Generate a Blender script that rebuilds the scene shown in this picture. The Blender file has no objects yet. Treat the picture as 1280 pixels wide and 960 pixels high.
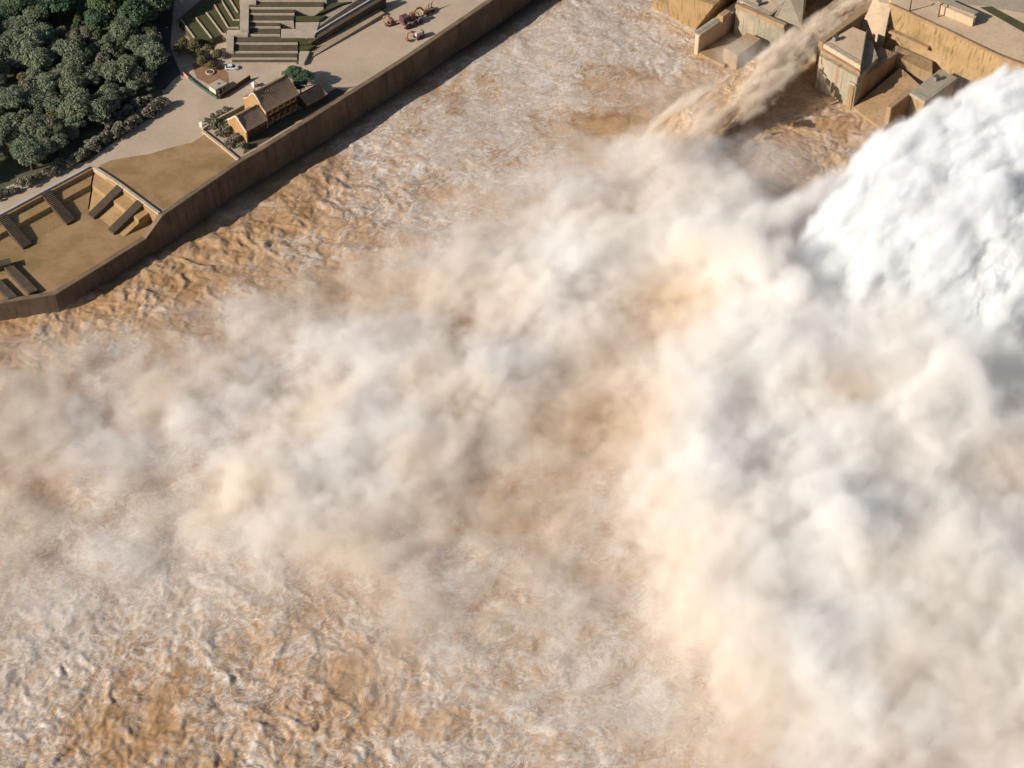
import bpy, bmesh, math, random
import numpy as np
from mathutils import Vector, Matrix

random.seed(7)
RNG = np.random.default_rng(11)
SC = bpy.context.scene
COL = SC.collection
R = math.radians

# ------------------------------------------------------------------ camera model
CAM_H, PITCH, LENS = 370.0, R(45), 65.0
FPX = LENS / 36.0 * 1280


def P(u, v, z=0.0):
    """ground point at height z under a point of the survey picture (1280 x 960)"""
    a = (u - 640) / FPX
    b = (480 - v) / FPX
    d = (a, math.cos(PITCH) + b * math.sin(PITCH), -math.sin(PITCH) + b * math.cos(PITCH))
    t = (CAM_H - z) / -d[2]
    return Vector((d[0] * t, d[1] * t, z))


SUN_AZ, SUN_EL = R(204), R(28)      # direction towards the sun, angle from +X
SUN_DIR = Vector((math.cos(SUN_AZ) * math.cos(SUN_EL), math.sin(SUN_AZ) * math.cos(SUN_EL), math.sin(SUN_EL)))
E1 = Vector((0.707, 0.707, 0))      # along the river bank, towards the dam
E2 = Vector((-0.707, 0.707, 0))     # from the river to the land

# ------------------------------------------------------------------ helpers


def tag(o, label=None, cat=None, group=None, kind=None):
    if label: o['label'] = label
    if cat: o['category'] = cat
    if group: o['group'] = group
    if kind: o['kind'] = kind
    return o


def empty(name, loc=(0, 0, 0), rz=0):
    o = bpy.data.objects.new(name, None)
    COL.objects.link(o)
    o.location = loc
    o.rotation_euler = (0, 0, rz)
    return o


def link_mesh(name, me, mat=None, parent=None):
    o = bpy.data.objects.new(name, me)
    COL.objects.link(o)
    if mat is not None:
        me.materials.append(mat)
    if parent is not None:
        o.parent = parent
    return o


def mesh_np(name, verts, quads, smooth=True):
    me = bpy.data.meshes.new(name)
    verts = np.asarray(verts, dtype=np.float32)
    quads = np.asarray(quads, dtype=np.int32)
    k = quads.shape[1]
    me.vertices.add(len(verts))
    me.vertices.foreach_set('co', verts.ravel())
    me.loops.add(quads.size)
    me.loops.foreach_set('vertex_index', quads.ravel())
    me.polygons.add(len(quads))
    me.polygons.foreach_set('loop_start', np.arange(0, quads.size, k, dtype=np.int32))
    me.polygons.foreach_set('loop_total', np.full(len(quads), k, dtype=np.int32))
    me.update(calc_edges=True)
    me.polygons.foreach_set('use_smooth', np.full(len(quads), smooth))
    return me


def grid_quads(nx, ny):
    i = np.arange(nx - 1)[None, :]
    j = np.arange(ny - 1)[:, None]
    a = (j * nx + i).ravel()
    return np.stack([a, a + 1, a + nx + 1, a + nx], 1)


def noise2(x, y, seed=0):
    """2D gradient noise about -1..1"""
    rng = np.random.default_rng(seed)
    perm = rng.permutation(256)
    perm = np.concatenate([perm, perm])
    ang = rng.random(256) * 2 * np.pi
    gx, gy = np.cos(ang), np.sin(ang)
    xi = np.floor(x).astype(np.int64)
    yi = np.floor(y).astype(np.int64)
    xf, yf = x - xi, y - yi
    u = xf * xf * xf * (xf * (xf * 6 - 15) + 10)
    v = yf * yf * yf * (yf * (yf * 6 - 15) + 10)

    def g(dx, dy):
        h = perm[perm[(xi + dx) & 255] + ((yi + dy) & 255)]
        return gx[h] * (xf - dx) + gy[h] * (yf - dy)
    a = g(0, 0) * (1 - u) + g(1, 0) * u
    b = g(0, 1) * (1 - u) + g(1, 1) * u
    return (a * (1 - v) + b * v) * 1.5


def noise3(x, y, z, seed=0):
    rng = np.random.default_rng(seed)
    perm = rng.permutation(256)
    perm = np.concatenate([perm, perm, perm])
    gr = rng.normal(size=(256, 3))
    gr /= np.linalg.norm(gr, axis=1)[:, None]
    xi = np.floor(x).astype(np.int64)
    yi = np.floor(y).astype(np.int64)
    zi = np.floor(z).astype(np.int64)
    xf, yf, zf = x - xi, y - yi, z - zi
    fd = lambda t: t * t * t * (t * (t * 6 - 15) + 10)
    u, v, w = fd(xf), fd(yf), fd(zf)
    out = 0
    for dz in (0, 1):
        for dy in (0, 1):
            for dx in (0, 1):
                h = perm[perm[perm[(xi + dx) & 255] + ((yi + dy) & 255)] + ((zi + dz) & 255)]
                d = gr[h, 0] * (xf - dx) + gr[h, 1] * (yf - dy) + gr[h, 2] * (zf - dz)
                out = out + d * (u if dx else 1 - u) * (v if dy else 1 - v) * (w if dz else 1 - w)
    return out * 1.5


def fbm2(x, y, octaves=5, gain=0.5, seed=0):
    s, a, t = 0, 1, 0
    for k in range(octaves):
        s = s + a * noise2(x, y, seed + k)
        t += a
        a *= gain
        x, y = x * 2.03 + 17.1, y * 2.03 - 9.3
    return s / t


def fbm3(x, y, z, octaves=4, gain=0.5, seed=0, billow=False):
    s, a, t = 0, 1, 0
    for k in range(octaves):
        n = noise3(x, y, z, seed + k)
        s = s + a * (np.abs(n) if billow else n)
        t += a
        a *= gain
        x, y, z = x * 2.07 + 7.7, y * 2.07 - 3.1, z * 2.07 + 5.9
    return s / t


def sstep(a, b, x):
    t = np.clip((x - a) / (b - a), 0, 1)
    return t * t * (3 - 2 * t)


# ------------------------------------------------------------------ node helper
class NT:
    """small wrapper for building node trees"""

    def __init__(self, tree):
        self.t = tree
        self.n = tree.nodes
        self.l = tree.links

    def add(self, idname, **kw):
        n = self.n.new(idname)
        for k, v in kw.items():
            setattr(n, k, v)
        return n

    def put(self, sock, val):
        if val is None:
            return
        if hasattr(val, 'links') and hasattr(val, 'is_output'):
            self.l.new(val, sock)
        else:
            sock.default_value = val

    def math(self, op, a, b=None, c=None, clamp=False):
        n = self.add('ShaderNodeMath', operation=op, use_clamp=clamp)
        for s, v in zip(n.inputs, (a, b, c)):
            self.put(s, v)
        return n.outputs[0]

    def vmath(self, op, a, b=None, scale=None):
        n = self.add('ShaderNodeVectorMath', operation=op)
        self.put(n.inputs[0], a)
        if b is not None: self.put(n.inputs[1], b)
        if scale is not None: self.put(n.inputs['Scale'], scale)
        return n.outputs['Value'] if op in ('LENGTH', 'DOT_PRODUCT', 'DISTANCE') else n.outputs['Vector']

    def noise(self, vec, scale, detail=4, rough=0.5, lac=2.0, dist=0.0, kind='FBM', color=False, dim='3D'):
        n = self.add('ShaderNodeTexNoise', noise_dimensions=dim)
        n.noise_type = kind
        if kind == 'FBM':
            n.normalize = True
        self.put(n.inputs['Vector'], vec)
        n.inputs['Scale'].default_value = scale
        n.inputs['Detail'].default_value = detail
        n.inputs['Roughness'].default_value = rough
        n.inputs['Lacunarity'].default_value = lac
        n.inputs['Distortion'].default_value = dist
        return n.outputs['Color'] if color else n.outputs[0]

    def ramp(self, fac, stops, interp='LINEAR'):
        n = self.add('ShaderNodeValToRGB')
        n.color_ramp.interpolation = interp
        el = n.color_ramp.elements
        while len(el) < len(stops):
            el.new(0.5)
        for e, (p, c) in zip(el, stops):
            e.position = p
            e.color = (*c, 1) if len(c) == 3 else c
        self.put(n.inputs[0], fac)
        return n.outputs[0]

    def maprange(self, v, a, b, c=0.0, d=1.0, smooth=False):
        n = self.add('ShaderNodeMapRange')
        n.interpolation_type = 'SMOOTHSTEP' if smooth else 'LINEAR'
        self.put(n.inputs[0], v)
        for i, x in zip((1, 2, 3, 4), (a, b, c, d)):
            self.put(n.inputs[i], x)
        return n.outputs[0]

    def mix(self, fac, a, b, blend='MIX'):
        n = self.add('ShaderNodeMix', data_type='RGBA', blend_type=blend)
        self.put(n.inputs[0], fac)
        self.put(n.inputs[6], (*a, 1) if isinstance(a, tuple) and len(a) == 3 else a)
        self.put(n.inputs[7], (*b, 1) if isinstance(b, tuple) and len(b) == 3 else b)
        return n.outputs[2]


def new_mat(name):
    m = bpy.data.materials.new(name)
    m.use_nodes = True
    m.node_tree.nodes.clear()
    nt = NT(m.node_tree)
    out = nt.add('ShaderNodeOutputMaterial')
    return m, nt, out


def principled(nt, out, col, rough=0.8, normal=None, **kw):
    b = nt.add('ShaderNodeBsdfPrincipled')
    nt.put(b.inputs['Base Color'], (*col, 1) if isinstance(col, tuple) and len(col) == 3 else col)
    nt.put(b.inputs['Roughness'], rough)
    b.inputs['Specular IOR Level'].default_value = kw.get('spec', 0.3)
    if normal is not None:
        nt.put(b.inputs['Normal'], normal)
    nt.l.new(b.outputs[0], out.inputs['Surface'])
    return b


def bump(nt, h, strength=0.5, dist=1.0):
    n = nt.add('ShaderNodeBump')
    n.inputs['Strength'].default_value = strength
    n.inputs['Distance'].default_value = dist
    nt.put(n.inputs['Height'], h)
    return n.outputs[0]


def coords(nt, kind='Object'):
    return nt.add('ShaderNodeTexCoord').outputs[kind]


def geo_pos(nt):
    return nt.add('ShaderNodeNewGeometry').outputs['Position']


# ------------------------------------------------------------------ render settings, world, sun, camera
def setup():
    w = bpy.data.worlds.new('World')
    SC.world = w
    w.use_nodes = True
    nt = NT(w.node_tree)
    bg = w.node_tree.nodes['Background']
    sky = nt.add('ShaderNodeTexSky')
    sky.sky_type = 'NISHITA'
    sky.sun_disc = False
    sky.sun_elevation = SUN_EL
    sky.sun_rotation = R(90) - SUN_AZ
    sky.dust_density = 1.5
    nt.l.new(sky.outputs[0], bg.inputs[0])
    bg.inputs[1].default_value = SKY
    sd = bpy.data.lights.new('sun', 'SUN')
    sd.energy = SUN
    sd.angle = R(0.5)
    sd.color = (1.0, 0.93, 0.83)
    so = bpy.data.objects.new('sun', sd)
    COL.objects.link(so)
    so.rotation_euler = (-SUN_DIR).to_track_quat('-Z', 'Y').to_euler()
    so.location = SUN_DIR * 500 + Vector((0, 400, 0))
    cd = bpy.data.cameras.new('camera')
    cd.lens = LENS
    cd.sensor_width = 36
    cd.clip_start = 1
    cd.clip_end = 6000
    co = bpy.data.objects.new('camera', cd)
    COL.objects.link(co)
    co.location = (0, 0, CAM_H)
    co.rotation_euler = (R(90) - PITCH, 0, 0)
    SC.camera = co
    SC.view_settings.view_transform = 'Standard'
    SC.view_settings.look = 'None'
    SC.view_settings.exposure = EXPO
    SC.view_settings.gamma = 1
    SC.view_settings.use_curve_mapping = False
    SC.render.engine = 'CYCLES'
    c = SC.cycles
    c.max_bounces = 16
    c.diffuse_bounces = 3
    c.glossy_bounces = 2
    c.transmission_bounces = 2
    c.volume_bounces = VBOUNCE
    c.transparent_max_bounces = 8
    c.volume_step_rate = VSTEP
    c.volume_max_steps = 256
    c.use_adaptive_sampling = True
    c.adaptive_threshold = 0.03
    c.use_denoising = True
    c.sample_clamp_indirect = 6
    c.caustics_reflective = False
    c.caustics_refractive = False


SKY, SUN, EXPO = 0.06, 5.0, 0.2
VBOUNCE, VSTEP = 14, 3.8
NOMIST = False
setup()

# ------------------------------------------------------------------ river


def px_weight(X, Y, blobs):
    """sum of soft spots given as (u, v, radius in metres along, across)"""
    W = 0
    for (u, v, ra, rb, w) in blobs:
        p = P(u, v)
        dx, dy = X - p.x, Y - p.y
        a = dx * E1.x + dy * E1.y
        b = dx * E2.x + dy * E2.y
        W = W + w * np.exp(-((a / ra) ** 2 + (b / rb) ** 2))
    return W


def build_river():
    x0, x1, y0, y1, st = -205, 205, 205, 600, 0.42
    nx, ny = int((x1 - x0) / st) + 1, int((y1 - y0) / st) + 1
    xs = np.linspace(x0, x1, nx)
    ys = np.linspace(y0, y1, ny)
    X, Y = np.meshgrid(xs, ys)
    # warped coordinates
    wx = fbm2(X / 22, Y / 22, 3, .5, 3)
    wy = fbm2(X / 22, Y / 22, 3, .5, 13)
    Xw, Yw = X + 4.5 * wx, Y + 4.5 * wy
    rough = 0.5 + px_weight(X, Y, [(60, 420, 70, 14, .2), (230, 330, 60, 14, .32), (330, 300, 30, 18, .2), (430, 240, 20, 16, .2),
                                    (40, 900, 50, 30, .35), (300, 930, 40, 20, .25), (480, 900, 40, 30, .2), (160, 760, 60, 30, -.15),
                                    (650, 80, 70, 34, -.34), (560, 180, 30, 20, -.15), (720, 160, 30, 20, -.3), (330, 250, 12, 8, -.5), (1060, 190, 25, 25, .4)])
    # calm water at the river wall's foot, with the wall's shadow painted on
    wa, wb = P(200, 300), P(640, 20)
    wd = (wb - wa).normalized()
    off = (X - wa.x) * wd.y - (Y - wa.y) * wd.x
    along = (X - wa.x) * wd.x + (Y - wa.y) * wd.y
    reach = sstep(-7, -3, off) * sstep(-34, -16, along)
    slack_shade = np.exp(-(np.clip(off, 0, 99) / 5.0) ** 2) * reach
    rough = np.clip(rough * (1 - .6 * slack_shade), 0.12, 1.5)
    h = 0
    wx2 = fbm2(X / 6, Y / 6, 3, .5, 23) * 1.3
    wy2 = fbm2(X / 6, Y / 6, 3, .5, 33) * 1.3
    for k, (sc, am) in enumerate(((8.0, 1.0), (3.8, .8), (1.9, .45), (1.0, .2))):
        n = noise2((Xw + wx2) / sc + 31 * k, (Yw + wy2) / sc - 17 * k, 40 + k)
        h = h + am * np.sqrt(n * n + .006)
    rid = (1 - np.abs(noise2((Xw + wx2) / 15, (Yw + wy2) / 11, 90))) ** 4
    h = h + rid * .7
    big = fbm2(X / 40, Y / 40, 3, .5, 77)
    Z = (h - 1.0) * rough * .95 + big * 1.2 - .1
    me = mesh_np('river_water', np.stack([X.ravel(), Y.ravel(), Z.ravel()], 1), grid_quads(nx, ny))
    foam = px_weight(X, Y, [(650, 90, 70, 30, .6), (740, 40, 50, 26, .5), (600, 200, 50, 24, .4), (500, 240, 50, 24, .3),
                            (120, 770, 70, 36, .62), (240, 830, 50, 36, .42), (60, 720, 60, 36, .3), (560, 880, 70, 30, .35), (740, 900, 60, 30, .5),
                            (840, 60, 20, 20, .4), (1100, 200, 25, 20, .35),
                            (760, 190, 34, 12, -.6), (450, 330, 60, 12, -.15), (60, 900, 40, 22, -.22), (350, 250, 24, 16, -.3), (420, 900, 26, 20, -.12),
                            (230, 330, 60, 14, -.08), (380, 270, 40, 16, .0)])
    crest = sstep(1.15, 1.9, h)
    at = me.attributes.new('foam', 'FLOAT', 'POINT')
    at.data.foreach_set('value', np.clip(0.14 + foam - slack_shade * .7, 0, 1.3).astype(np.float32).ravel())
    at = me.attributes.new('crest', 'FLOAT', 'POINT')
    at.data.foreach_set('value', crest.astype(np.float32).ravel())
    at = me.attributes.new('slack_shade', 'FLOAT', 'POINT')
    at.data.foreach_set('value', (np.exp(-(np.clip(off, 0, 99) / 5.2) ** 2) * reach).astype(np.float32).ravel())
    # material
    m, nt, out = new_mat('muddy_water')
    pos = geo_pos(nt)
    warp = nt.noise(pos, 0.09, 3, .55, color=True)
    wv = nt.vmath('MULTIPLY_ADD', warp, (14, 14, 14))
    wv.node.inputs[2].default_value = (-7, -7, -7)
    p2 = nt.vmath('ADD', pos, wv)
    warp2 = nt.noise(p2, 0.45, 2, .5, color=True)
    p3 = nt.vmath('ADD', p2, nt.vmath('SCALE', warp2, scale=2.6))
    fo = nt.add('ShaderNodeAttribute', attribute_name='foam').outputs['Fac']
    cr = nt.add('ShaderNodeAttribute', attribute_name='crest').outputs['Fac']

    def fil(vec, scale, width, detail=2):
        n = nt.noise(vec, scale, detail, .55)
        a = nt.math('ABSOLUTE', nt.math('SUBTRACT', n, 0.5))
        return nt.maprange(a, 0.0, width, 1.0, 0.0, True)
    f1 = fil(p3, 0.13, 0.024)
    f2 = fil(p3, 0.33, 0.04)
    f3 = fil(nt.vmath('ADD', p3, (40, 9, 3)), 0.85, 0.08)
    vr = nt.add('ShaderNodeVectorRotate', rotation_type='Z_AXIS')
    nt.put(vr.inputs['Vector'], p2)
    vr.inputs['Angle'].default_value = -R(40)
    f4 = fil(nt.vmath('MULTIPLY', vr.outputs[0], (.3, 1, 1)), 0.3, 0.035, 3)
    f1 = nt.math('MAXIMUM', f1, f4)
    lines = nt.math('MAXIMUM', nt.math('MAXIMUM', f1, nt.math('MULTIPLY', f2, .9)), nt.math('MULTIPLY', f3, .4))
    big_ = nt.noise(nt.vmath('ADD', pos, (90, 30, 0)), 0.02, 4, .6, dist=2.2)
    cloud = nt.math('ADD', nt.math('ADD', nt.math('MULTIPLY', nt.noise(p2, 0.05, 5, .6, dist=1.0), .6), nt.math('MULTIPLY', nt.math('SUBTRACT', big_, .5), .9)), nt.math('MULTIPLY', nt.noise(p3, .17, 5, .65), .4))
    dens = nt.math('ADD', fo, nt.math('MULTIPLY', nt.math('SUBTRACT', cloud, .5), 2.6))
    base_f = nt.maprange(dens, 0.35, 1.2, 0.0, .42, True)
    line_f = nt.math('MULTIPLY', lines, nt.maprange(dens, 0.0, .7, .14, 1.0))
    foamf = nt.math('ADD', base_f, nt.math('MULTIPLY', line_f, nt.math('SUBTRACT', 1.0, nt.math('MULTIPLY', base_f, .45))), clamp=True)
    foamf = nt.math('ADD', foamf, nt.math('MULTIPLY', cr, .28), clamp=True)
    mud_n = nt.noise(p2, 0.12, 4, .6)
    mud = nt.ramp(mud_n, [(0.3, (0.275, 0.145, 0.06)), (0.5, (0.405, 0.232, 0.106)), (0.72, (0.50, 0.32, 0.172))])
    foamc = nt.ramp(nt.noise(p2, 0.2, 3, .5), [(0.3, (0.52, 0.45, 0.39)), (0.7, (0.68, 0.615, 0.56))])
    col = nt.mix(foamf, mud, foamc)
    sl = nt.add('ShaderNodeAttribute', attribute_name='slack_shade').outputs['Fac']
    col = nt.mix(nt.math('MULTIPLY', sl, .93), col, (.045, .04, .036))  # river wall's shadow and dark reflection painted into the water colour
    fine = nt.noise(p3, 0.9, 5, .65)
    hgt = nt.math('ADD', fine, nt.math('MULTIPLY', lines, .12))
    nrm = bump(nt, hgt, 0.4, 0.35)
    principled(nt, out, col, 0.38, nrm, spec=.4)
    o = link_mesh('river_water', me, m)
    tag(o, 'brown muddy river churned into waves and pale foam below the dam', None, None, 'structure')


# ------------------------------------------------------------------ spray mist
# how thick the spray stands over the river: rows of (u, cover) read across the river
COVER = {
    150: [(760, 0), (830, .15), (880, .12), (930, .04), (1010, 0)],
    200: [(640, 0), (740, .25), (800, .5), (870, .36), (930, .2), (980, .15), (1010, .05)],
    250: [(520, 0), (600, .2), (700, .45), (800, .72), (900, .65), (950, .5), (1000, .15)],
    300: [(440, 0), (520, .2), (600, .38), (660, .6), (740, .85), (850, .92), (950, .94), (1000, .4), (1060, .15)],
    350: [(330, 0), (420, .2), (500, .42), (600, .7), (700, .95), (770, .62), (830, .3), (895, .88), (980, .9), (1040, .4), (1100, .3), (1150, .3)],
    400: [(160, 0), (230, .12), (320, .35), (450, .52), (560, .68), (640, .92), (730, .86), (815, .42), (890, .86), (1000, .9), (1080, .55), (1180, .85), (1240, .4)],
    450: [(-60, .1), (60, .18), (150, .42), (300, .56), (450, .64), (560, .84), (640, .95), (705, .84), (775, .4), (850, .86), (1000, .9), (1090, .8), (1170, .95), (1240, .5), (1300, .4)],
    500: [(-60, .45), (60, .52), (200, .6), (330, .62), (400, .66), (560, .92), (630, .88), (685, .5), (755, .32), (830, .86), (950, .86), (1050, .52), (1100, .74), (1180, .96), (1250, .7), (1320, .6)],
    550: [(-60, .5), (100, .56), (200, .5), (250, .52), (330, .78), (450, .8), (560, .88), (630, .42), (730, .25), (815, .84), (950, .92), (1050, .85), (1100, .82), (1200, .95), (1260, .75), (1330, .7)],
    600: [(-60, .45), (100, .5), (190, .25), (230, .4), (280, .85), (350, .93), (450, .8), (540, .7), (615, .22), (720, .3), (790, .52), (850, .92), (1000, .92), (1060, .98), (1140, .8), (1200, .85), (1260, .6), (1330, .7)],
    650: [(-60, .35), (100, .42), (190, .22), (240, .4), (290, .88), (350, .9), (450, .72), (560, .42), (700, .32), (800, .55), (860, .9), (950, .92), (1050, .98), (1120, .8), (1200, .82), (1260, .65), (1330, .75)],
    700: [(-60, .25), (100, .3), (220, .14), (300, .3), (380, .5), (450, .5), (600, .34), (750, .5), (820, .6), (880, .86), (1050, .88), (1200, .85), (1330, .8)],
    750: [(-60, .12), (100, .18), (240, .05), (380, .22), (450, .32), (600, .3), (750, .42), (840, .55), (900, .82), (1050, .85), (1200, .87), (1330, .85)],
    800: [(-60, .05), (100, .05), (300, .04), (450, .16), (600, .24), (750, .34), (860, .5), (920, .76), (1050, .83), (1250, .86), (1330, .86)],
    850: [(100, 0), (300, 0), (450, .06), (600, .18), (750, .25), (880, .4), (940, .72), (1050, .8), (1250, .82), (1330, .82)],
    900: [(100, 0), (450, 0), (600, .1), (800, .2), (900, .35), (960, .68), (1050, .74), (1250, .74), (1330, .74)],
    960: [(100, 0), (450, 0), (600, .06), (800, .14), (920, .3), (990, .6), (1080, .66), (1250, .62), (1330, .62)],
    1020: [(450, 0), (800, .1), (950, .3), (1080, .5), (1330, .5)],
}
# single thrown-up puffs: (u, v, z, radius along river, radius across, radius up, strength)
PUFFS = [
    (868, 292, 20, 10, 10, 10, 1), (915, 298, 24, 9, 9, 11, 1), (962, 318, 23, 10, 8, 11, 1), (985, 360, 20, 9, 9, 10, .8), (838, 318, 15, 8, 8, 9, .8), (905, 335, 15, 15, 13, 12, .8),
    (1185, 462, 22, 11, 12, 13, 1), (1218, 505, 18, 10, 10, 12, .9), (1150, 520, 16, 13, 13, 12, .8), (1045, 645, 19, 10, 10, 10, 1), (1015, 600, 18, 10, 9, 10, .9), (1190, 590, 14, 14, 12, 10, .7),
    (1062, 690, 16, 8, 8, 8, .9), (900, 560, 14, 15, 12, 10, .7), (940, 640, 14, 14, 12, 10, .75), (1000, 470, 16, 14, 10, 10, .75), (900, 440, 15, 13, 10, 10, .7),
    (735, 310, 13, 16, 9, 9, .74), (680, 380, 11, 17, 9, 8, .68), (625, 460, 10, 17, 10, 7, .66), (575, 545, 9, 15, 10, 7, .64), (330, 585, 8, 13, 11, 7, .7), (285, 620, 7, 10, 8, 6, .62), (400, 600, 8, 14, 10, 7, .6), (520, 610, 8, 13, 9, 7, .55),
]
# spray torn off the jets: softer
HALO = [
    (1030, 238, 21, 10, 5, 7, .10), (995, 255, 20, 12, 5, 7, .14), (955, 268, 17, 9, 5, 7, .10), (1090, 175, 24, 8, 4, 6, .04),
    (950, 90, 9, 16, 8, 6, .05), (875, 145, 8, 13, 9, 7, .06), (815, 190, 7, 10, 13, 8, .10), (1010, 50, 10, 12, 5, 5, .03), (925, 65, 8, 10, 7, 5, .05), (880, 110, 8, 10, 5, 5, .04),
    (1290, 190, 32, 22, 36, 15, .025), (1200, 275, 26, 20, 36, 14, .03), (1150, 360, 16, 16, 30, 13, .05), (1120, 425, 8, 16, 34, 14, .10), (1060, 380, 8, 12, 14, 10, .03), (1260, 450, 8, 14, 18, 12, .05),
]
SILT_BOW = [(812, 480, 9, .5), (820, 550, 9, .5), (832, 630, 9, .5), (850, 710, 9, .5), (878, 790, 9, .5), (908, 865, 9, .5), (940, 930, 9, .5), (740, 520, 34, 1), (835, 380, 22, 1), (640, 620, 34, .7), (1060, 500, 14, .8), (1265, 600, 20, .5), (430, 700, 36, .4), (760, 440, 26, .5)]  # narrow spots paint the rainbow's warm edge; the wide ones are silt
MLO, MHI = (-195, 225, -1.5), (200, 560, 44)


def cover_map():
    """plan of the spray: optical depth and height of the cloud, sampled every 2.5 m"""
    nx, ny = 158, 134
    X, Y = np.meshgrid(np.linspace(MLO[0], MHI[0], nx), np.linspace(MLO[1], MHI[1], ny))
    num, hgt, den = 0, 0, 1e-3
    rows = sorted(COVER)
    for v in rows:
        us = [a for a, b in COVER[v]]
        cs = [b for a, b in COVER[v]]
        for u in np.arange(-80, 1400, 35):
            c = float(np.interp(u, us, cs, left=cs[0] if us[0] < 0 else 0, right=cs[-1] if us[-1] > 1280 else 0))
            if u > 800:
                c = 1 - (1 - c) ** (1 + .8 * min(1, (u - 800) / 80))
            H_ = (5 + 10 * c) + 10 * c * float(np.clip((u - 720) / 160, 0, 1))
            p = P(u, v, H_ * .42)
            w = np.exp(-((X - p.x) ** 2 + (Y - p.y) ** 2) / (2 * 7.0 ** 2))
            num = num + w * -math.log(1 - min(c, .985))
            hgt = hgt + w * H_
            den = den + w
    tau = num / den
    hh = np.where(den > .02, hgt / den, 7)
    px = np.zeros((ny, nx, 4), np.float32)
    px[..., 0] = np.clip(tau / 5, 0, 1)
    px[..., 1] = np.clip(hh / 40, .1, 1)
    nzz = fbm2(X / 30, Y / 30, 3, .5, 61)
    jet = P(1120, 420, 14)
    clean = 1 - sstep(55, 150, np.hypot(X - jet.x, Y - jet.y))
    silt_bow = sstep(-.3, .3, nzz) * .5 * (1 - .75 * clean)
    for (u, v, rr, w) in SILT_BOW:
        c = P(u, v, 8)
        silt_bow = np.maximum(silt_bow, w * (1 - sstep(0, rr, np.hypot(X - c.x, Y - c.y))) + silt_bow * .4)
    px[..., 2] = np.clip(silt_bow, 0, 1)
    px[..., 3] = 1
    im = bpy.data.images.new('spray_plan', nx, ny, alpha=False, float_buffer=True, is_data=True)
    im.pixels.foreach_set(px.ravel())
    im.update()
    return im


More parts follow.
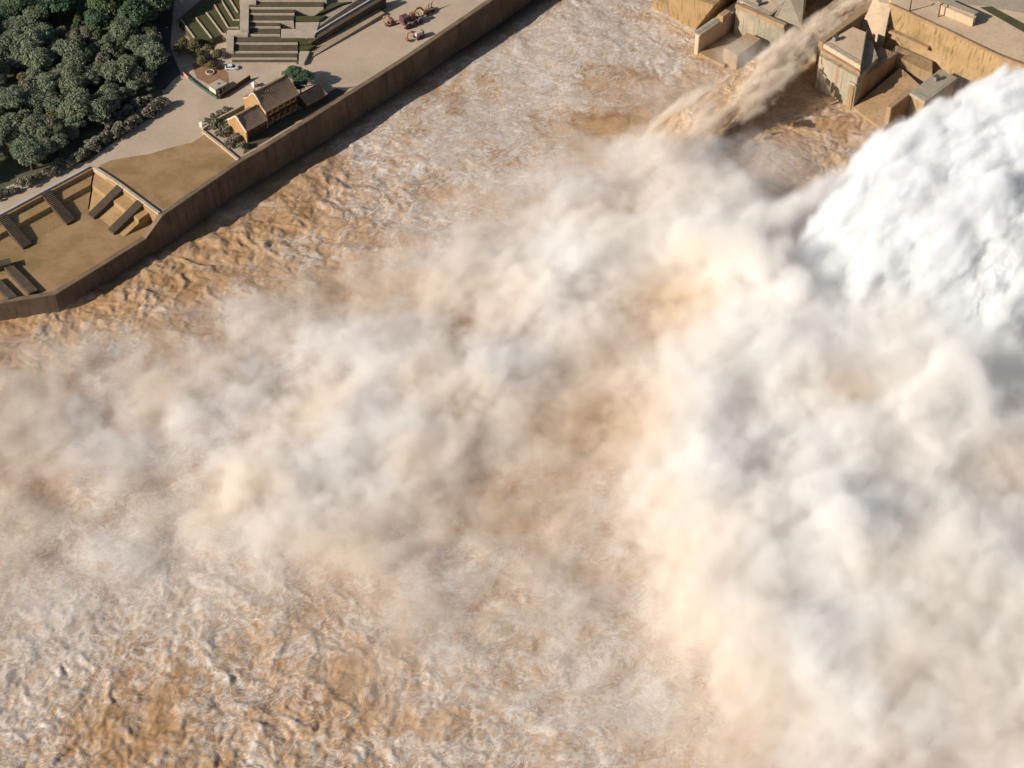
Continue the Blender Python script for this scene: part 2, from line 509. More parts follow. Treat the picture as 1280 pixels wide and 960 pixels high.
def build_mist():
    vd = bpy.data.volumes.new('spray_mist')
    o = bpy.data.objects.new('spray_mist', vd)
    COL.objects.link(o)
    tree = bpy.data.node_groups.new('spray_mist', 'GeometryNodeTree')
    tree.interface.new_socket('Geometry', in_out='INPUT', socket_type='NodeSocketGeometry')
    tree.interface.new_socket('Geometry', in_out='OUTPUT', socket_type='NodeSocketGeometry')
    nt = NT(tree)
    go = nt.add('NodeGroupOutput')
    pos = nt.add('GeometryNodeInputPosition').outputs[0]

    def warped(scale, amp, det):
        w = nt.noise(pos, scale, det, .5, color=True)
        v = nt.vmath('MULTIPLY_ADD', w, amp)
        v.node.inputs[2].default_value = tuple(-a / 2 for a in amp)
        return v
    p2 = nt.vmath('ADD', pos, warped(1 / 30, (22, 22, 14), 2))
    p2 = nt.vmath('ADD', p2, warped(1 / 9, (7, 7, 6), 2))
    # plan lookup
    uvv = nt.vmath('MULTIPLY', nt.vmath('SUBTRACT', p2, MLO), (1 / (MHI[0] - MLO[0]), 1 / (MHI[1] - MLO[1]), 0))
    it = nt.add('GeometryNodeImageTexture', interpolation='Cubic', extension='EXTEND')
    plan = cover_map()
    it.inputs['Image'].default_value = plan
    nt.l.new(uvv, it.inputs['Vector'])
    sep = nt.add('FunctionNodeSeparateColor')
    nt.l.new(it.outputs['Color'], sep.inputs[0])
    tau = nt.math('MULTIPLY', sep.outputs[0], 5.0)
    hh = nt.math('MULTIPLY', sep.outputs[1], 40.0)
    sx = nt.add('ShaderNodeSeparateXYZ')
    nt.l.new(p2, sx.inputs[0])
    rot = nt.add('ShaderNodeVectorRotate', rotation_type='Z_AXIS')
    nt.put(rot.inputs['Vector'], p2)
    rot.inputs['Angle'].default_value = -R(45)
    pr = rot.outputs[0]
    n1 = nt.noise(pos, 1 / 20, 7, .66, 2.1, 0.6)
    n2 = nt.noise(nt.vmath('MULTIPLY', pr, (0.4, 1.0, 0.8)), 1 / 8, 6, .66, 2.1, 0.4)
    p4 = nt.vmath('ADD', pos, warped(1 / 5, (5, 5, 5), 2))
    n4 = nt.noise(p4, 1 / 4.5, 4, .62, 2.1, 0)
    nn = nt.math('ADD', nt.math('MULTIPLY', nt.math('SUBTRACT', n1, .5), 3.3), nt.math('MULTIPLY', nt.math('SUBTRACT', n2, .5), 3.0))
    nn = nt.math('ADD', nn, nt.math('MULTIPLY', nt.math('SUBTRACT', n4, .5), 2.5))
    # billowed top skin of the cloud
    zr = nt.math('SUBTRACT', nt.math('DIVIDE', sx.outputs[2], hh), nt.math('MULTIPLY', nn, .11))
    prof = nt.maprange(zr, .4, .85, 1.0, 0.0, True)
    d0 = nt.math('DIVIDE', nt.math('MULTIPLY', tau, prof), nt.math('MULTIPLY', hh, MIST_PATH))
    # heavy spray is nearly unbroken, thin spray tears into wisps
    soft = nt.maprange(tau, .9, 3.2, 1.0, .6, True)
    d = nt.math('MULTIPLY', d0, nt.math('MAXIMUM', nt.math('ADD', nt.math('MULTIPLY', nn, soft), 1.0), 0.0))

    def blobs(lst):
        s = None
        for (u, v, z, ra, rb, rc, w) in lst:
            c = P(u, v, z)
            ca = c.x * E1.x + c.y * E1.y
            cb_ = c.x * E2.x + c.y * E2.y
            e = nt.vmath('SUBTRACT', pr, (ca, cb_, c.z))
            e = nt.vmath('MULTIPLY', e, (1 / (ra * 1.25), 1 / (rb * 1.25), 1 / (rc * 1.25)))
            f = nt.maprange(nt.vmath('LENGTH', e), 0.15, 1.0, w, 0.0, True)
            s = f if s is None else nt.math('ADD', s, f)
        return s
    d = nt.math('ADD', d, nt.math('MULTIPLY', blobs(HALO), nt.math('MAXIMUM', nt.math('ADD', nt.math('MULTIPLY', nn, .8), 1.0), 0.0)))
    # boiling heads with a crisp skin
    n3 = nt.noise(pos, 1 / 7, 5, .6, 2.1, .3)
    hd = nt.math('ADD', blobs(PUFFS), nt.math('ADD', nt.math('MULTIPLY', nn, .16), nt.math('MULTIPLY', nt.math('SUBTRACT', n3, .5), 1.2)))
    d = nt.math('ADD', d, nt.maprange(hd, .40, 1.05, 0.0, .17, True))
    d = nt.math('MINIMUM', nt.math('MULTIPLY', d, MIST_DENS), 0.6)
    vc = nt.add('GeometryNodeVolumeCube')
    nt.put(vc.inputs['Density'], d)
    vc.inputs['Min'].default_value = MLO
    vc.inputs['Max'].default_value = MHI
    for k, nme in enumerate(('Resolution X', 'Resolution Y', 'Resolution Z')):
        vc.inputs[nme].default_value = int((MHI[k] - MLO[k]) / MIST_VOX)
    sm = nt.add('GeometryNodeSetMaterial')
    m, mt, out = new_mat('spray_mist')
    vol = mt.add('ShaderNodeVolumePrincipled')
    vol.inputs['Density'].default_value = 1.0
    vol.inputs['Density Attribute'].default_value = 'density'
    vol.inputs['Anisotropy'].default_value = MIST_G
    # silt carried up in the spray tints it, plus a painted rainbow edge; clean white spray near the jet
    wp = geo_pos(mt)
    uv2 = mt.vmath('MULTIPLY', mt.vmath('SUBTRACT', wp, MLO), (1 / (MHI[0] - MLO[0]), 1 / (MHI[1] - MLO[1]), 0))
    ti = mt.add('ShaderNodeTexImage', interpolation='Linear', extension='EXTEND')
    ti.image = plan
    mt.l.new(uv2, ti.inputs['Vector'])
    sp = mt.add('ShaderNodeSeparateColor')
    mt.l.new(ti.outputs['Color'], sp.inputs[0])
    mt.put(vol.inputs['Color'], mt.mix(sp.outputs[2], MIST_COL, MIST_SILT_BOW))
    mt.l.new(vol.outputs[0], out.inputs['Volume'])
    vd.materials.append(m)
    sm.inputs['Material'].default_value = m
    nt.l.new(vc.outputs[0], sm.inputs[0])
    nt.l.new(sm.outputs[0], go.inputs[0])
    md = o.modifiers.new('mist', 'NODES')
    md.node_group = tree
    tag(o, 'pale billowing spray mist hanging over the brown river below the white jet', None, None, 'stuff')
    return o


MIST_DENS, MIST_VOX, MIST_G, MIST_PATH = 1.0, 0.62, -0.12, .6
MIST_COL, MIST_SILT_BOW = (0.993, 0.986, 0.977), (0.94, 0.84, 0.71)

# ------------------------------------------------------------------ materials for built things


def mat_surface(name, c1, c2, scale=0.4, rough=0.85, bump_s=0.25, streak=0.0, fine=3.0, dark=None, dark_amt=0.5):
    """worn mineral surface: two tones, fine grain, optional run-off streaks and blotchy stains"""
    m, nt, out = new_mat(name)
    pos = geo_pos(nt)
    n = nt.noise(pos, scale, 5, .6, dist=.3)
    col = nt.mix(nt.maprange(n, .32, .68, 0, 1, True), c1, c2)
    g = nt.noise(pos, fine, 4, .65)
    col = nt.mix(nt.maprange(g, .25, .75, 0.0, .22), col, tuple(x * .6 for x in c1))
    if dark is not None:
        s = nt.noise(pos, scale * .35, 5, .65, dist=.6)
        col = nt.mix(nt.math('MULTIPLY', nt.maprange(s, .5, .66, 0, 1, True), dark_amt), col, dark)
    if streak > 0:
        sv = nt.vmath('MULTIPLY', pos, (1, 1, .06))
        s = nt.noise(sv, .9, 4, .6)
        col = nt.mix(nt.math('MULTIPLY', nt.maprange(s, .48, .7, 0, 1, True), streak), col, tuple(x * .45 for x in c1))
    principled(nt, out, col, rough, bump(nt, g, bump_s, .3), spec=.2)
    return m


M_PLAZA = mat_surface('sandy_paving', (.45, .345, .25), (.52, .40, .30), .09, fine=.8, dark=(.35, .265, .185), dark_amt=.6)
M_DIRT = mat_surface('brown_dirt', (.29, .175, .082), (.37, .235, .12), .16, fine=.7, dark=(.21, .145, .055), dark_amt=.75)
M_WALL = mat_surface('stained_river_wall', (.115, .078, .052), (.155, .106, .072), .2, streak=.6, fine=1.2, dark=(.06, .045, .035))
M_COPING = mat_surface('pale_coping', (.42, .32, .23), (.52, .41, .30), .5)
M_TIER = mat_surface('ochre_stone', (.33, .205, .09), (.40, .26, .13), .25, streak=.3)
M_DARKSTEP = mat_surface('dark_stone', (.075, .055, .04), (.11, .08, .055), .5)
M_STEPD = mat_surface('worn_grey_step', (.25, .215, .175), (.30, .26, .21), .4)
M_PALE = mat_surface('pale_stone', (.38, .31, .235), (.47, .385, .30), .3)
M_LINE = mat_surface('pale_wall_top', (.40, .33, .24), (.48, .40, .30), .5)
M_BED = mat_surface('planted_bed', (.085, .068, .045), (.115, .09, .06), .3, fine=1.6, dark=(.065, .06, .035))
M_GRASS = mat_surface('terrace_grass', (.06, .062, .026), (.09, .082, .035), .25, fine=1.5, dark=(.12, .085, .04))
M_FOREST = mat_surface('wood_floor', (.08, .09, .05), (.13, .125, .075), .2, fine=1.2)
M_ASPHALT = mat_surface('dark_lane', (.06, .055, .055), (.085, .08, .08), .2)
M_OCHRE = mat_surface('ochre_concrete', (.35, .225, .10), (.43, .29, .15), .13, streak=.8, fine=.9, dark=(.20, .14, .075), dark_amt=.75)
M_BEIGE = mat_surface('beige_concrete', (.53, .385, .26), (.61, .46, .32), .12, streak=.25, fine=.8, dark=(.45, .34, .24), dark_amt=.4)
M_GREY = mat_surface('grey_concrete', (.35, .285, .205), (.42, .345, .255), .15, streak=.3, fine=.9, dark=(.24, .22, .16))
M_WET = mat_surface('damp_concrete', (.38, .31, .215), (.46, .38, .27), .14, streak=.6, fine=.9, dark=(.20, .21, .16), dark_amt=.7)
M_BROWNC = mat_surface('brown_concrete', (.33, .21, .11), (.40, .27, .16), .2, streak=.4)
M_ROOF = mat_surface('grey_brown_tiles', (.185, .125, .085), (.24, .165, .115), .5, fine=2.5)
M_OCHREWALL = mat_surface('ochre_plaster', (.38, .225, .095), (.46, .285, .13), .6, streak=.3)
M_WHITE = mat_surface('white_plaster', (.66, .56, .44), (.74, .64, .52), .6)
M_DARKWOOD = mat_surface('dark_timber', (.07, .035, .02), (.11, .055, .03), .9)
M_GREEN = mat_surface('green_sheeting', (.055, .12, .08), (.075, .15, .105), .5)
M_PINK = mat_surface('pink_sheeting', (.55, .27, .2), (.62, .34, .26), .5)
M_REDSTONE = mat_surface('reddish_bronze', (.13, .055, .04), (.22, .11, .075), 1.0, dark=(.36, .24, .17), dark_amt=.7)
M_RAIL = mat_surface('weathered_rail', (.42, .40, .38), (.52, .49, .46), .5)
M_METAL = mat_surface('grey_metal', (.20, .20, .20), (.27, .27, .27), .5, rough=.5)
M_BARK = mat_surface('bark', (.08, .055, .035), (.13, .09, .06), 1.5)


def mat_leaf(name, c1, c2, c3):
    m, nt, out = new_mat(name)
    inf = nt.add('ShaderNodeObjectInfo')
    pos = geo_pos(nt)
    n = nt.noise(pos, .55, 4, .6)
    col = nt.mix(nt.maprange(n, .35, .65, 0, 1, True), c1, c2)
    col = nt.mix(nt.math('MULTIPLY', inf.outputs['Random'], .6), col, c3)
    b = principled(nt, out, col, .7, spec=.2)
    tr = nt.add('ShaderNodeBsdfTranslucent')
    nt.put(tr.inputs['Color'], col)
    mx = nt.add('ShaderNodeMixShader')
    mx.inputs[0].default_value = .35
    nt.l.new(b.outputs[0], mx.inputs[1])
    nt.l.new(tr.outputs[0], mx.inputs[2])
    nt.l.new(mx.outputs[0], out.inputs['Surface'])
    return m


M_LEAF = mat_leaf('dark_foliage', (.15, .195, .125), (.29, .315, .21), (.23, .24, .15))
M_LEAFD = mat_leaf('deep_foliage', (.06, .13, .09), (.12, .19, .10), (.18, .195, .08))
M_LEAFY = mat_leaf('dry_foliage', (.17, .155, .075), (.27, .23, .12), (.22, .17, .10))
M_LEAFG = mat_leaf('greyish_foliage', (.20, .19, .135), (.31, .275, .20), (.25, .225, .165))


# ------------------------------------------------------------------ solid builders
def solid(name, tops, bots, mat, parent=None, bevel=0.0):
    """closed block lofted between an upper and a lower outline (lists of Vectors)"""
    bm = bmesh.new()
    t = [bm.verts.new(p) for p in tops]
    b = [bm.verts.new(p) for p in bots]
    n = len(t)
    bm.faces.new(t)
    bm.faces.new(b[::-1])
    for i in range(n):
        j = (i + 1) % n
        bm.faces.new((t[i], b[i], b[j], t[j]))
    bmesh.ops.recalc_face_normals(bm, faces=bm.faces)
    if bevel > 0:
        bmesh.ops.bevel(bm, geom=list(bm.edges), offset=bevel, segments=1, affect='EDGES')
    me = bpy.data.meshes.new(name)
    bm.to_mesh(me)
    bm.free()
    return link_mesh(name, me, mat, parent)


def px_block(name, pts, z, zb, mat, parent=None, bevel=0.15):
    tops = [P(u, v, z) for u, v in pts]
    return solid(name, tops, [Vector((p.x, p.y, zb)) for p in tops], mat, parent, bevel)


def wall_line(name, pts, z0s, z1s, w, mat, parent=None, side=0.5, batter=0.0):
    """wall along a line of ground points; z0s bottom heights, z1s top heights"""
    n = len(pts)
    bm = bmesh.new()
    rings = []
    for i, p in enumerate(pts):
        a = pts[max(i - 1, 0)]
        c = pts[min(i + 1, n - 1)]
        d = Vector((c.x - a.x, c.y - a.y, 0)).normalized()
        nr = Vector((d.y, -d.x, 0))
        l, r = w * side, w * (1 - side)
        z0 = z0s[i] if isinstance(z0s, (list, tuple)) else z0s
        z1 = z1s[i] if isinstance(z1s, (list, tuple)) else z1s
        q = Vector((p.x, p.y, 0))
        rings.append([bm.verts.new(q + nr * (r + batter) + Vector((0, 0, z0))), bm.verts.new(q + nr * r + Vector((0, 0, z1))),
                      bm.verts.new(q - nr * l + Vector((0, 0, z1))), bm.verts.new(q - nr * l + Vector((0, 0, z0)))])
    for a, b in zip(rings[:-1], rings[1:]):
        for k in range(4):
            bm.faces.new((a[k], a[(k + 1) % 4], b[(k + 1) % 4], b[k]))
    bm.faces.new(rings[0][::-1])
    bm.faces.new(rings[-1])
    bmesh.ops.recalc_face_normals(bm, faces=bm.faces)
    me = bpy.data.meshes.new(name)
    bm.to_mesh(me)
    bm.free()
    return link_mesh(name, me, mat, parent)


def frame_box(bm, C, s0, s1, t0, t1, z0, z1, e1=E1, e2=E2):
    vs = []
    for z in (z0, z1):
        for s, t in ((s0, t0), (s1, t0), (s1, t1), (s0, t1)):
            p = C + e1 * s + e2 * t
            vs.append(bm.verts.new((p.x, p.y, z)))
    for f in ((0, 3, 2, 1), (4, 5, 6, 7), (0, 1, 5, 4), (1, 2, 6, 5), (2, 3, 7, 6), (3, 0, 4, 7)):
        bm.faces.new([vs[k] for k in f])


def bm_obj(name, bm, mat, parent=None, smooth=False, bevel=0):
    if bevel:
        bmesh.ops.bevel(bm, geom=list(bm.edges), offset=bevel, segments=1, affect='EDGES')
    bmesh.ops.recalc_face_normals(bm, faces=bm.faces)
    me = bpy.data.meshes.new(name)
    bm.to_mesh(me)
    bm.free()
    if smooth:
        me.polygons.foreach_set('use_smooth', np.full(len(me.polygons), True))
    return link_mesh(name, me, mat, parent)


def fbox(name, C, s0, s1, t0, t1, z0, z1, mat, parent=None, e1=E1, e2=E2, bevel=0):
    bm = bmesh.new()
    frame_box(bm, C, s0, s1, t0, t1, z0, z1, e1, e2)
    return bm_obj(name, bm, mat, parent, bevel=bevel)


def tube(bm, pts, rads, seg=8):
    """tapered tube through points"""
    rings = []
    n = len(pts)
    for i, p in enumerate(pts):
        d = (pts[min(i + 1, n - 1)] - pts[max(i - 1, 0)]).normalized()
        a = d.orthogonal().normalized()
        if abs(d.z) < .9:
            a = d.cross(Vector((0, 0, 1))).normalized()
        b = d.cross(a)
        rings.append([bm.verts.new(p + (a * math.cos(2 * math.pi * k / seg) + b * math.sin(2 * math.pi * k / seg)) * rads[i]) for k in range(seg)])
    for q, r in zip(rings[:-1], rings[1:]):
        for k in range(seg):
            bm.faces.new((q[k], q[(k + 1) % seg], r[(k + 1) % seg], r[k]))
    bm.faces.new(rings[0][::-1])
    bm.faces.new(rings[-1])


def lump(bm, c, r, seed, amp=.25, sub=2, scale=(1, 1, 1)):
    res = bmesh.ops.create_icosphere(bm, subdivisions=sub, radius=1)
    vs = res['verts']
    co = np.array([v.co for v in vs])
    n = fbm3(co[:, 0] * 1.5 + seed, co[:, 1] * 1.5, co[:, 2] * 1.5, 3, .5, seed)
    for v, k in zip(vs, n):
        q = v.co * (1 + amp * k) * r
        v.co = Vector((q.x * scale[0], q.y * scale[1], q.z * scale[2])) + c


ZP = 10.0      # level of the riverside plaza

# ------------------------------------------------------------------ land and river wall


def build_land():
    # the wide wooded land, the plaza on it
    bank = [(-140, 420), (-60, 366), (0, 332), (203, 236)]
    edge = [(203, 266), (297, 201), (330, 182), (400, 138), (494, 79.5), (516, 65), (612, 0), (760, -100)]
    C = P(117, 209, ZP)
    # plaza outline: bank edge, then far back, round the sunken yard
    pl = [P(u, v, ZP) for u, v in edge] + [P(760, -330, ZP), P(-250, -330, ZP)]
    pl += [C - E1 * 120 + E2 * 90, C - E1 * 120 + E2 * .3, C + E2 * .3]
    o = solid('plaza', pl, [Vector((p.x, p.y, -3)) for p in pl], M_PLAZA)
    tag(o, kind='structure')
    # woodland floor, a sheet just above the plaza level
    wf = [(-200, 330), (0, 236), (60, 214), (112, 200), (150, 172), (196, 142), (204, 116), (196, 100), (206, 60), (196, 20), (214, -60), (214, -320), (-220, -320)]
    tops = [P(u, v, ZP + .05) for u, v in wf]
    o = solid('wood_floor', tops, [p - Vector((0, 0, .3)) for p in tops], M_FOREST)
    tag(o, kind='structure')
    # lane into the wood
    ln = [(226, 92), (213, 60), (215, 28), (222, -40), (204, -40), (196, 20), (196, 60), (192, 92), (196, 112), (206, 112), (216, 100)]
    tops = [P(u, v, ZP + .09) for u, v in ln]
    o = solid('lane', tops, [p - Vector((0, 0, .3)) for p in tops], M_ASPHALT)
    tag(o, kind='structure')
    # bare brown yard on the plaza
    yd = [(124, 207), (140, 200), (163, 196), (185, 193), (215, 184), (240, 178), (250, 172), (256, 167), (296, 199), (204, 262)]
    tops = [P(u, v, ZP + .06) for u, v in yd]
    o = solid('brown_yard', tops, [p - Vector((0, 0, .3)) for p in tops], M_DIRT)
    tag(o, kind='structure')

    pg = [(304, 193), (333, 175.5), (400, 134.5), (434, 114), (420, 110), (386, 131), (346, 151), (318, 170), (306, 180)]
    tops = [P(u, v, ZP + .07) for u, v in pg]
    o = solid('planted_strip', tops, [p - Vector((0, 0, .3)) for p in tops], M_BED)
    tag(o, kind='structure')
    # the muddy bed the river runs over, reaching far beyond the picture
    bed = [Vector((-2500, -1500, -3.2)), Vector((2500, -1500, -3.2)), Vector((2500, 3500, -3.2)), Vector((-2500, 3500, -3.2))]
    o = solid('river_bed', bed, [p - Vector((0, 0, .5)) for p in bed], M_DIRT)
    tag(o, kind='structure')
    # river wall
    t = empty('river_wall', P(400, 138, 0))
    wl = [P(-140, 398, 5.9), P(0, 377, 5.9), P(68, 366, 5.9), P(107, 342, 5.9), P(180, 297, 5.9), P(201, 268, ZP + .6), P(297, 202, ZP + .6), P(330, 183, ZP + .6),
          P(400, 139, ZP + .6), P(494, 80, ZP + .6), P(516, 65.5, ZP + .6), P(612, 0, ZP + .6), P(760, -100, ZP + .6)]
    inv = Matrix.Translation(-t.location)
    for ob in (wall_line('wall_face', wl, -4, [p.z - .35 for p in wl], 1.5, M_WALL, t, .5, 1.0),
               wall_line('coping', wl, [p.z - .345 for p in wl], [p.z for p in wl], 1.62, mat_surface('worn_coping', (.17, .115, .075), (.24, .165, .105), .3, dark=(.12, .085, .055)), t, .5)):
        ob.data.transform(inv)
    tag(t, 'long stained brown river wall along the plaza edge, in shade above the water', 'wall')

    # low parapets round the brown yard
    o = wall_line('parapet', [P(117, 208, ZP + .9), P(145, 226, ZP + .9), P(172, 246, ZP + .9), P(199, 266, ZP + .9)], ZP - 1, ZP + .9, .9, M_COPING)
    tag(o, 'pale parapet between the bare brown yard and the sunken yard', 'wall')
    o = wall_line('edging', [C - E1 * 110 + E2 * .9, C - E1 * 1.2 + E2 * .9], ZP - .2, ZP + .55, .8, M_RAIL)
    tag(o, 'grey stone edging along the top of the sunken yard below the shrubs', 'wall')
    o = wall_line('parapet', [P(253, 163, ZP + .8), P(275, 180, ZP + .8), P(298, 199, ZP + .8)], ZP - .2, ZP + .8, .7, M_COPING)
    tag(o, 'pale low wall between the bare brown yard and the shrub garden', 'wall')
    return C


def build_sunken_yard(C):
    t = empty('sunken_yard', C)
    zf = 5.0
    L, D = 100, 32.5

    def add(name, s0, s1, t0, t1, z0, z1, m):
        o = fbox(name, Vector((0, 0, 0)), s0, s1, t0, t1, z0 - C.z, z1 - C.z, m, t)
        return o
    # floor
    fl = [P(u, v, zf) for u, v in ((-180, 405), (-2, 378), (66, 366), (104, 343), (178, 299))] + [C + E2 * -D + E1 * .2, C + E1 * .2, C - E1 * L]
    fl = [Vector((p.x, p.y, zf)) - C for p in fl]
    solid('yard_floor', fl, [p - Vector((0, 0, 8)) for p in fl], M_DIRT, t)
    n = 2
    run = 5.2
    rise = (ZP - zf) / 2
    prof = [(0, ZP - 1.3), (-4.3, ZP - rise + .6), (-4.6, ZP - rise - .7), (-10.4, zf + .02)]

    def bank(name, along, lo, hi):
        """two paved slopes with a narrow tread between; along 's' or 't' is the direction of fall"""
        for (a0, z0), (a1, z1) in zip(prof[:-1], prof[1:]):
            if along == 't':
                e0, e1 = min(hi, hi), hi
                tp = [E1 * lo + E2 * a0, E1 * (hi + a0) + E2 * a0, E1 * (hi + a1) + E2 * a1, E1 * lo + E2 * a1]
            else:
                tp = [E1 * a0 + E2 * lo, E1 * a0 + E2 * (hi + a0), E1 * a1 + E2 * (hi + a1), E1 * a1 + E2 * lo]
            zz = [z0, z0, z1, z1]
            tops = [p + Vector((0, 0, z - C.z)) for p, z in zip(tp, zz)]
            solid(name, tops, [Vector((p.x, p.y, zf - 1 - C.z)) for p in tops], M_TIER, t)
    bank('slope', 't', -L, -.4)
    bank('slope', 's', -D + 4, -.4)
    # retaining face under the parapet
    add('retaining_wall', -L, 0.2, -.4, .5, zf - 1, ZP - .03, M_TIER)
    add('retaining_wall', -.4, .6, -D, -.45, zf - 1, ZP - .03, M_TIER)

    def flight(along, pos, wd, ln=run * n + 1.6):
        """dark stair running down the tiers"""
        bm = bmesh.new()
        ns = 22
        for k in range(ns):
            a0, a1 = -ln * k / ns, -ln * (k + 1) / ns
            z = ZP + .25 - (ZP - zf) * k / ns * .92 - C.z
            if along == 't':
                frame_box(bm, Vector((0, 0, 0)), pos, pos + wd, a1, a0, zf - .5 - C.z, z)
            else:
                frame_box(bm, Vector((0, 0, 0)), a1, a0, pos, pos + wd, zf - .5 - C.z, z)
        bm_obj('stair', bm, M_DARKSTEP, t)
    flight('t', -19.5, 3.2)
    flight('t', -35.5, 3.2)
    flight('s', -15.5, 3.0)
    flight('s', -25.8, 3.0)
    # dark ribs at the far end by the river wall
    for pts, h in (([(1, 330), (12, 326), (48, 362), (36, 367)], 1.3), ([(-14, 350), (-2, 346), (22, 370), (10, 373)], 1.3), ([(-20, 330), (12, 322), (14, 329), (-18, 337)], 2.2)):
        tp = [P(u, v, zf + h) - C for u, v in pts]
        solid('rib', tp, [Vector((p.x, p.y, zf - .3 - C.z)) for p in tp], M_DARKSTEP, t, .1)
    tag(t, 'sunken brown yard with stepped ochre tiers and dark stair flights beside the river', 'yard')


# ------------------------------------------------------------------ buildings
def hall(name, C, L, W, he, hr, oh, wallm, label, cat, storeys=1, wins=0, finials=False, gable=True):
    """gabled hall: C is the river-side left corner, L along the bank, W to the land"""
    t = empty(name, C)
    O = Vector((0, 0, 0))
    bm = bmesh.new()
    vs = []
    for s in (0, L):
        for (tt, z) in ((0, -.3), (0, he), (W / 2, hr - .35), (W, he), (W, -.3)):
            p = E1 * s + E2 * tt
            vs.append(bm.verts.new((p.x, p.y, z)))
    bm.faces.new(vs[0:5][::-1])
    bm.faces.new(vs[5:10])
    for k in range(5):
        bm.faces.new((vs[k], vs[(k + 1) % 5], vs[5 + (k + 1) % 5], vs[5 + k]))
    bm_obj('wall', bm, wallm, t)
    # roof: curved slopes with thickness and tile rolls
    bm = bmesh.new()
    prof = []
    m = 7
    for k in range(-m, m + 1):
        x = k / m
        z = he + .12 - .35 + (hr - he + .35) * (1 - abs(x)) ** 1.25 * 1.0 + .0
        prof.append((W / 2 + x * (W / 2 + oh), z + .2))
    nseg = max(8, int(L / .35))
    grid = []
    for i in range(nseg + 1):
        s = -oh * .6 + (L + oh * 1.2) * i / nseg
        up = .09 if i % 2 else 0
        lift = .5 * max(0, abs(i / nseg * 2 - 1) - .75) ** 1.0
        grid.append([bm.verts.new((E1 * s + E2 * tt) + Vector((0, 0, z + up + lift))) for tt, z in prof])
    low = []
    for i in (0, nseg):
        pass
    for a, b in zip(grid[:-1], grid[1:]):
        for k in range(len(prof) - 1):
            bm.faces.new((a[k], a[k + 1], b[k + 1], b[k]))
    geo = bmesh.ops.extrude_face_region(bm, geom=list(bm.faces))
    for v in [e for e in geo['geom'] if isinstance(e, bmesh.types.BMVert)]:
        v.co.z -= .28
    rf = bm_obj('roof', bm, M_ROOF, t)
    bm = bmesh.new()
    tube(bm, [E1 * (-oh * .5) + E2 * (W / 2) + Vector((0, 0, hr + .45)), E1 * (L / 2) + E2 * (W / 2) + Vector((0, 0, hr + .3)), E1 * (L + oh * .5) + E2 * (W / 2) + Vector((0, 0, hr + .45))], [.28, .25, .28], 6)
    bm_obj('ridge', bm, M_ROOF, rf)
    if finials:
        for s in (-.2, L + .2):
            bm = bmesh.new()
            b = E1 * s + E2 * (W / 2)
            tube(bm, [b + Vector((0, 0, hr + .2)), b + Vector((0, 0, hr + 1.2)), b + E1 * .3 + Vector((0, 0, hr + 1.9))], [.35, .22, .06], 6)
            bm_obj('finial', bm, M_DARKWOOD, rf)
    if gable:
        # stepped, curved ochre gable screens standing proud of both ends
        for s0, s1 in ((-.75, -.25),):
            out = []
            for k in range(21):
                x = k / 20
                tt = -1.0 + x * (W + 2.0)
                y_ = 1 - abs(2 * x - 1)
                z = he * .92 + (hr + .75 - he * .92) * (y_ ** 1.5 * .55 + y_ * .45 if y_ < .8 else .87 * .0 + (.8 ** 1.5 * .55 + .36) + (y_ - .8) * .75)
                out.append((tt, z))
            pts = [(-1.0, -.3)] + out + [(W + 1.0, -.3)]
            tops = [E1 * s0 + E2 * a + Vector((0, 0, z)) for a, z in pts]
            bots = [E1 * s1 + E2 * a + Vector((0, 0, z)) for a, z in pts]
            g = solid('gable_wall', tops, bots, M_OCHREWALL, t)
            bm = bmesh.new()
            tube(bm, [E1 * (s0 + s1) * .5 + E2 * a + Vector((0, 0, z + .1)) for a, z in out], [.3] * len(out), 6)
            bm_obj('coping', bm, M_WHITE, g)
    k = 0
    for st in range(storeys):
        for i in range(wins):
            s = L * (i + .5) / wins
            z = .6 + st * (he / storeys)
            w = fbox('window', O, s - .8, s + .8, -.16, .1, z + .5, z + 2.2, M_DARKWOOD, t)
            fbox('frame', O, s - .95, s + .95, -.22, -.02, z + 2.2, z + 2.4, M_ROOF, w)
    if storeys > 1:
        fbox('balcony', O, -.2, L + .2, -.9, -.05, he / 2 - .15, he / 2 + .1, M_DARKWOOD, t)
        for i in range(wins + 1):
            s = .2 + (L - .4) * i / wins
            bm = bmesh.new()
            b = E1 * s + E2 * -.75
            tube(bm, [b + Vector((0, 0, 0)), b + Vector((0, 0, he + .1))], [.16, .14], 8)
            bm_obj('post', bm, M_DARKWOOD, t)
    tag(t, label, cat)
    return t


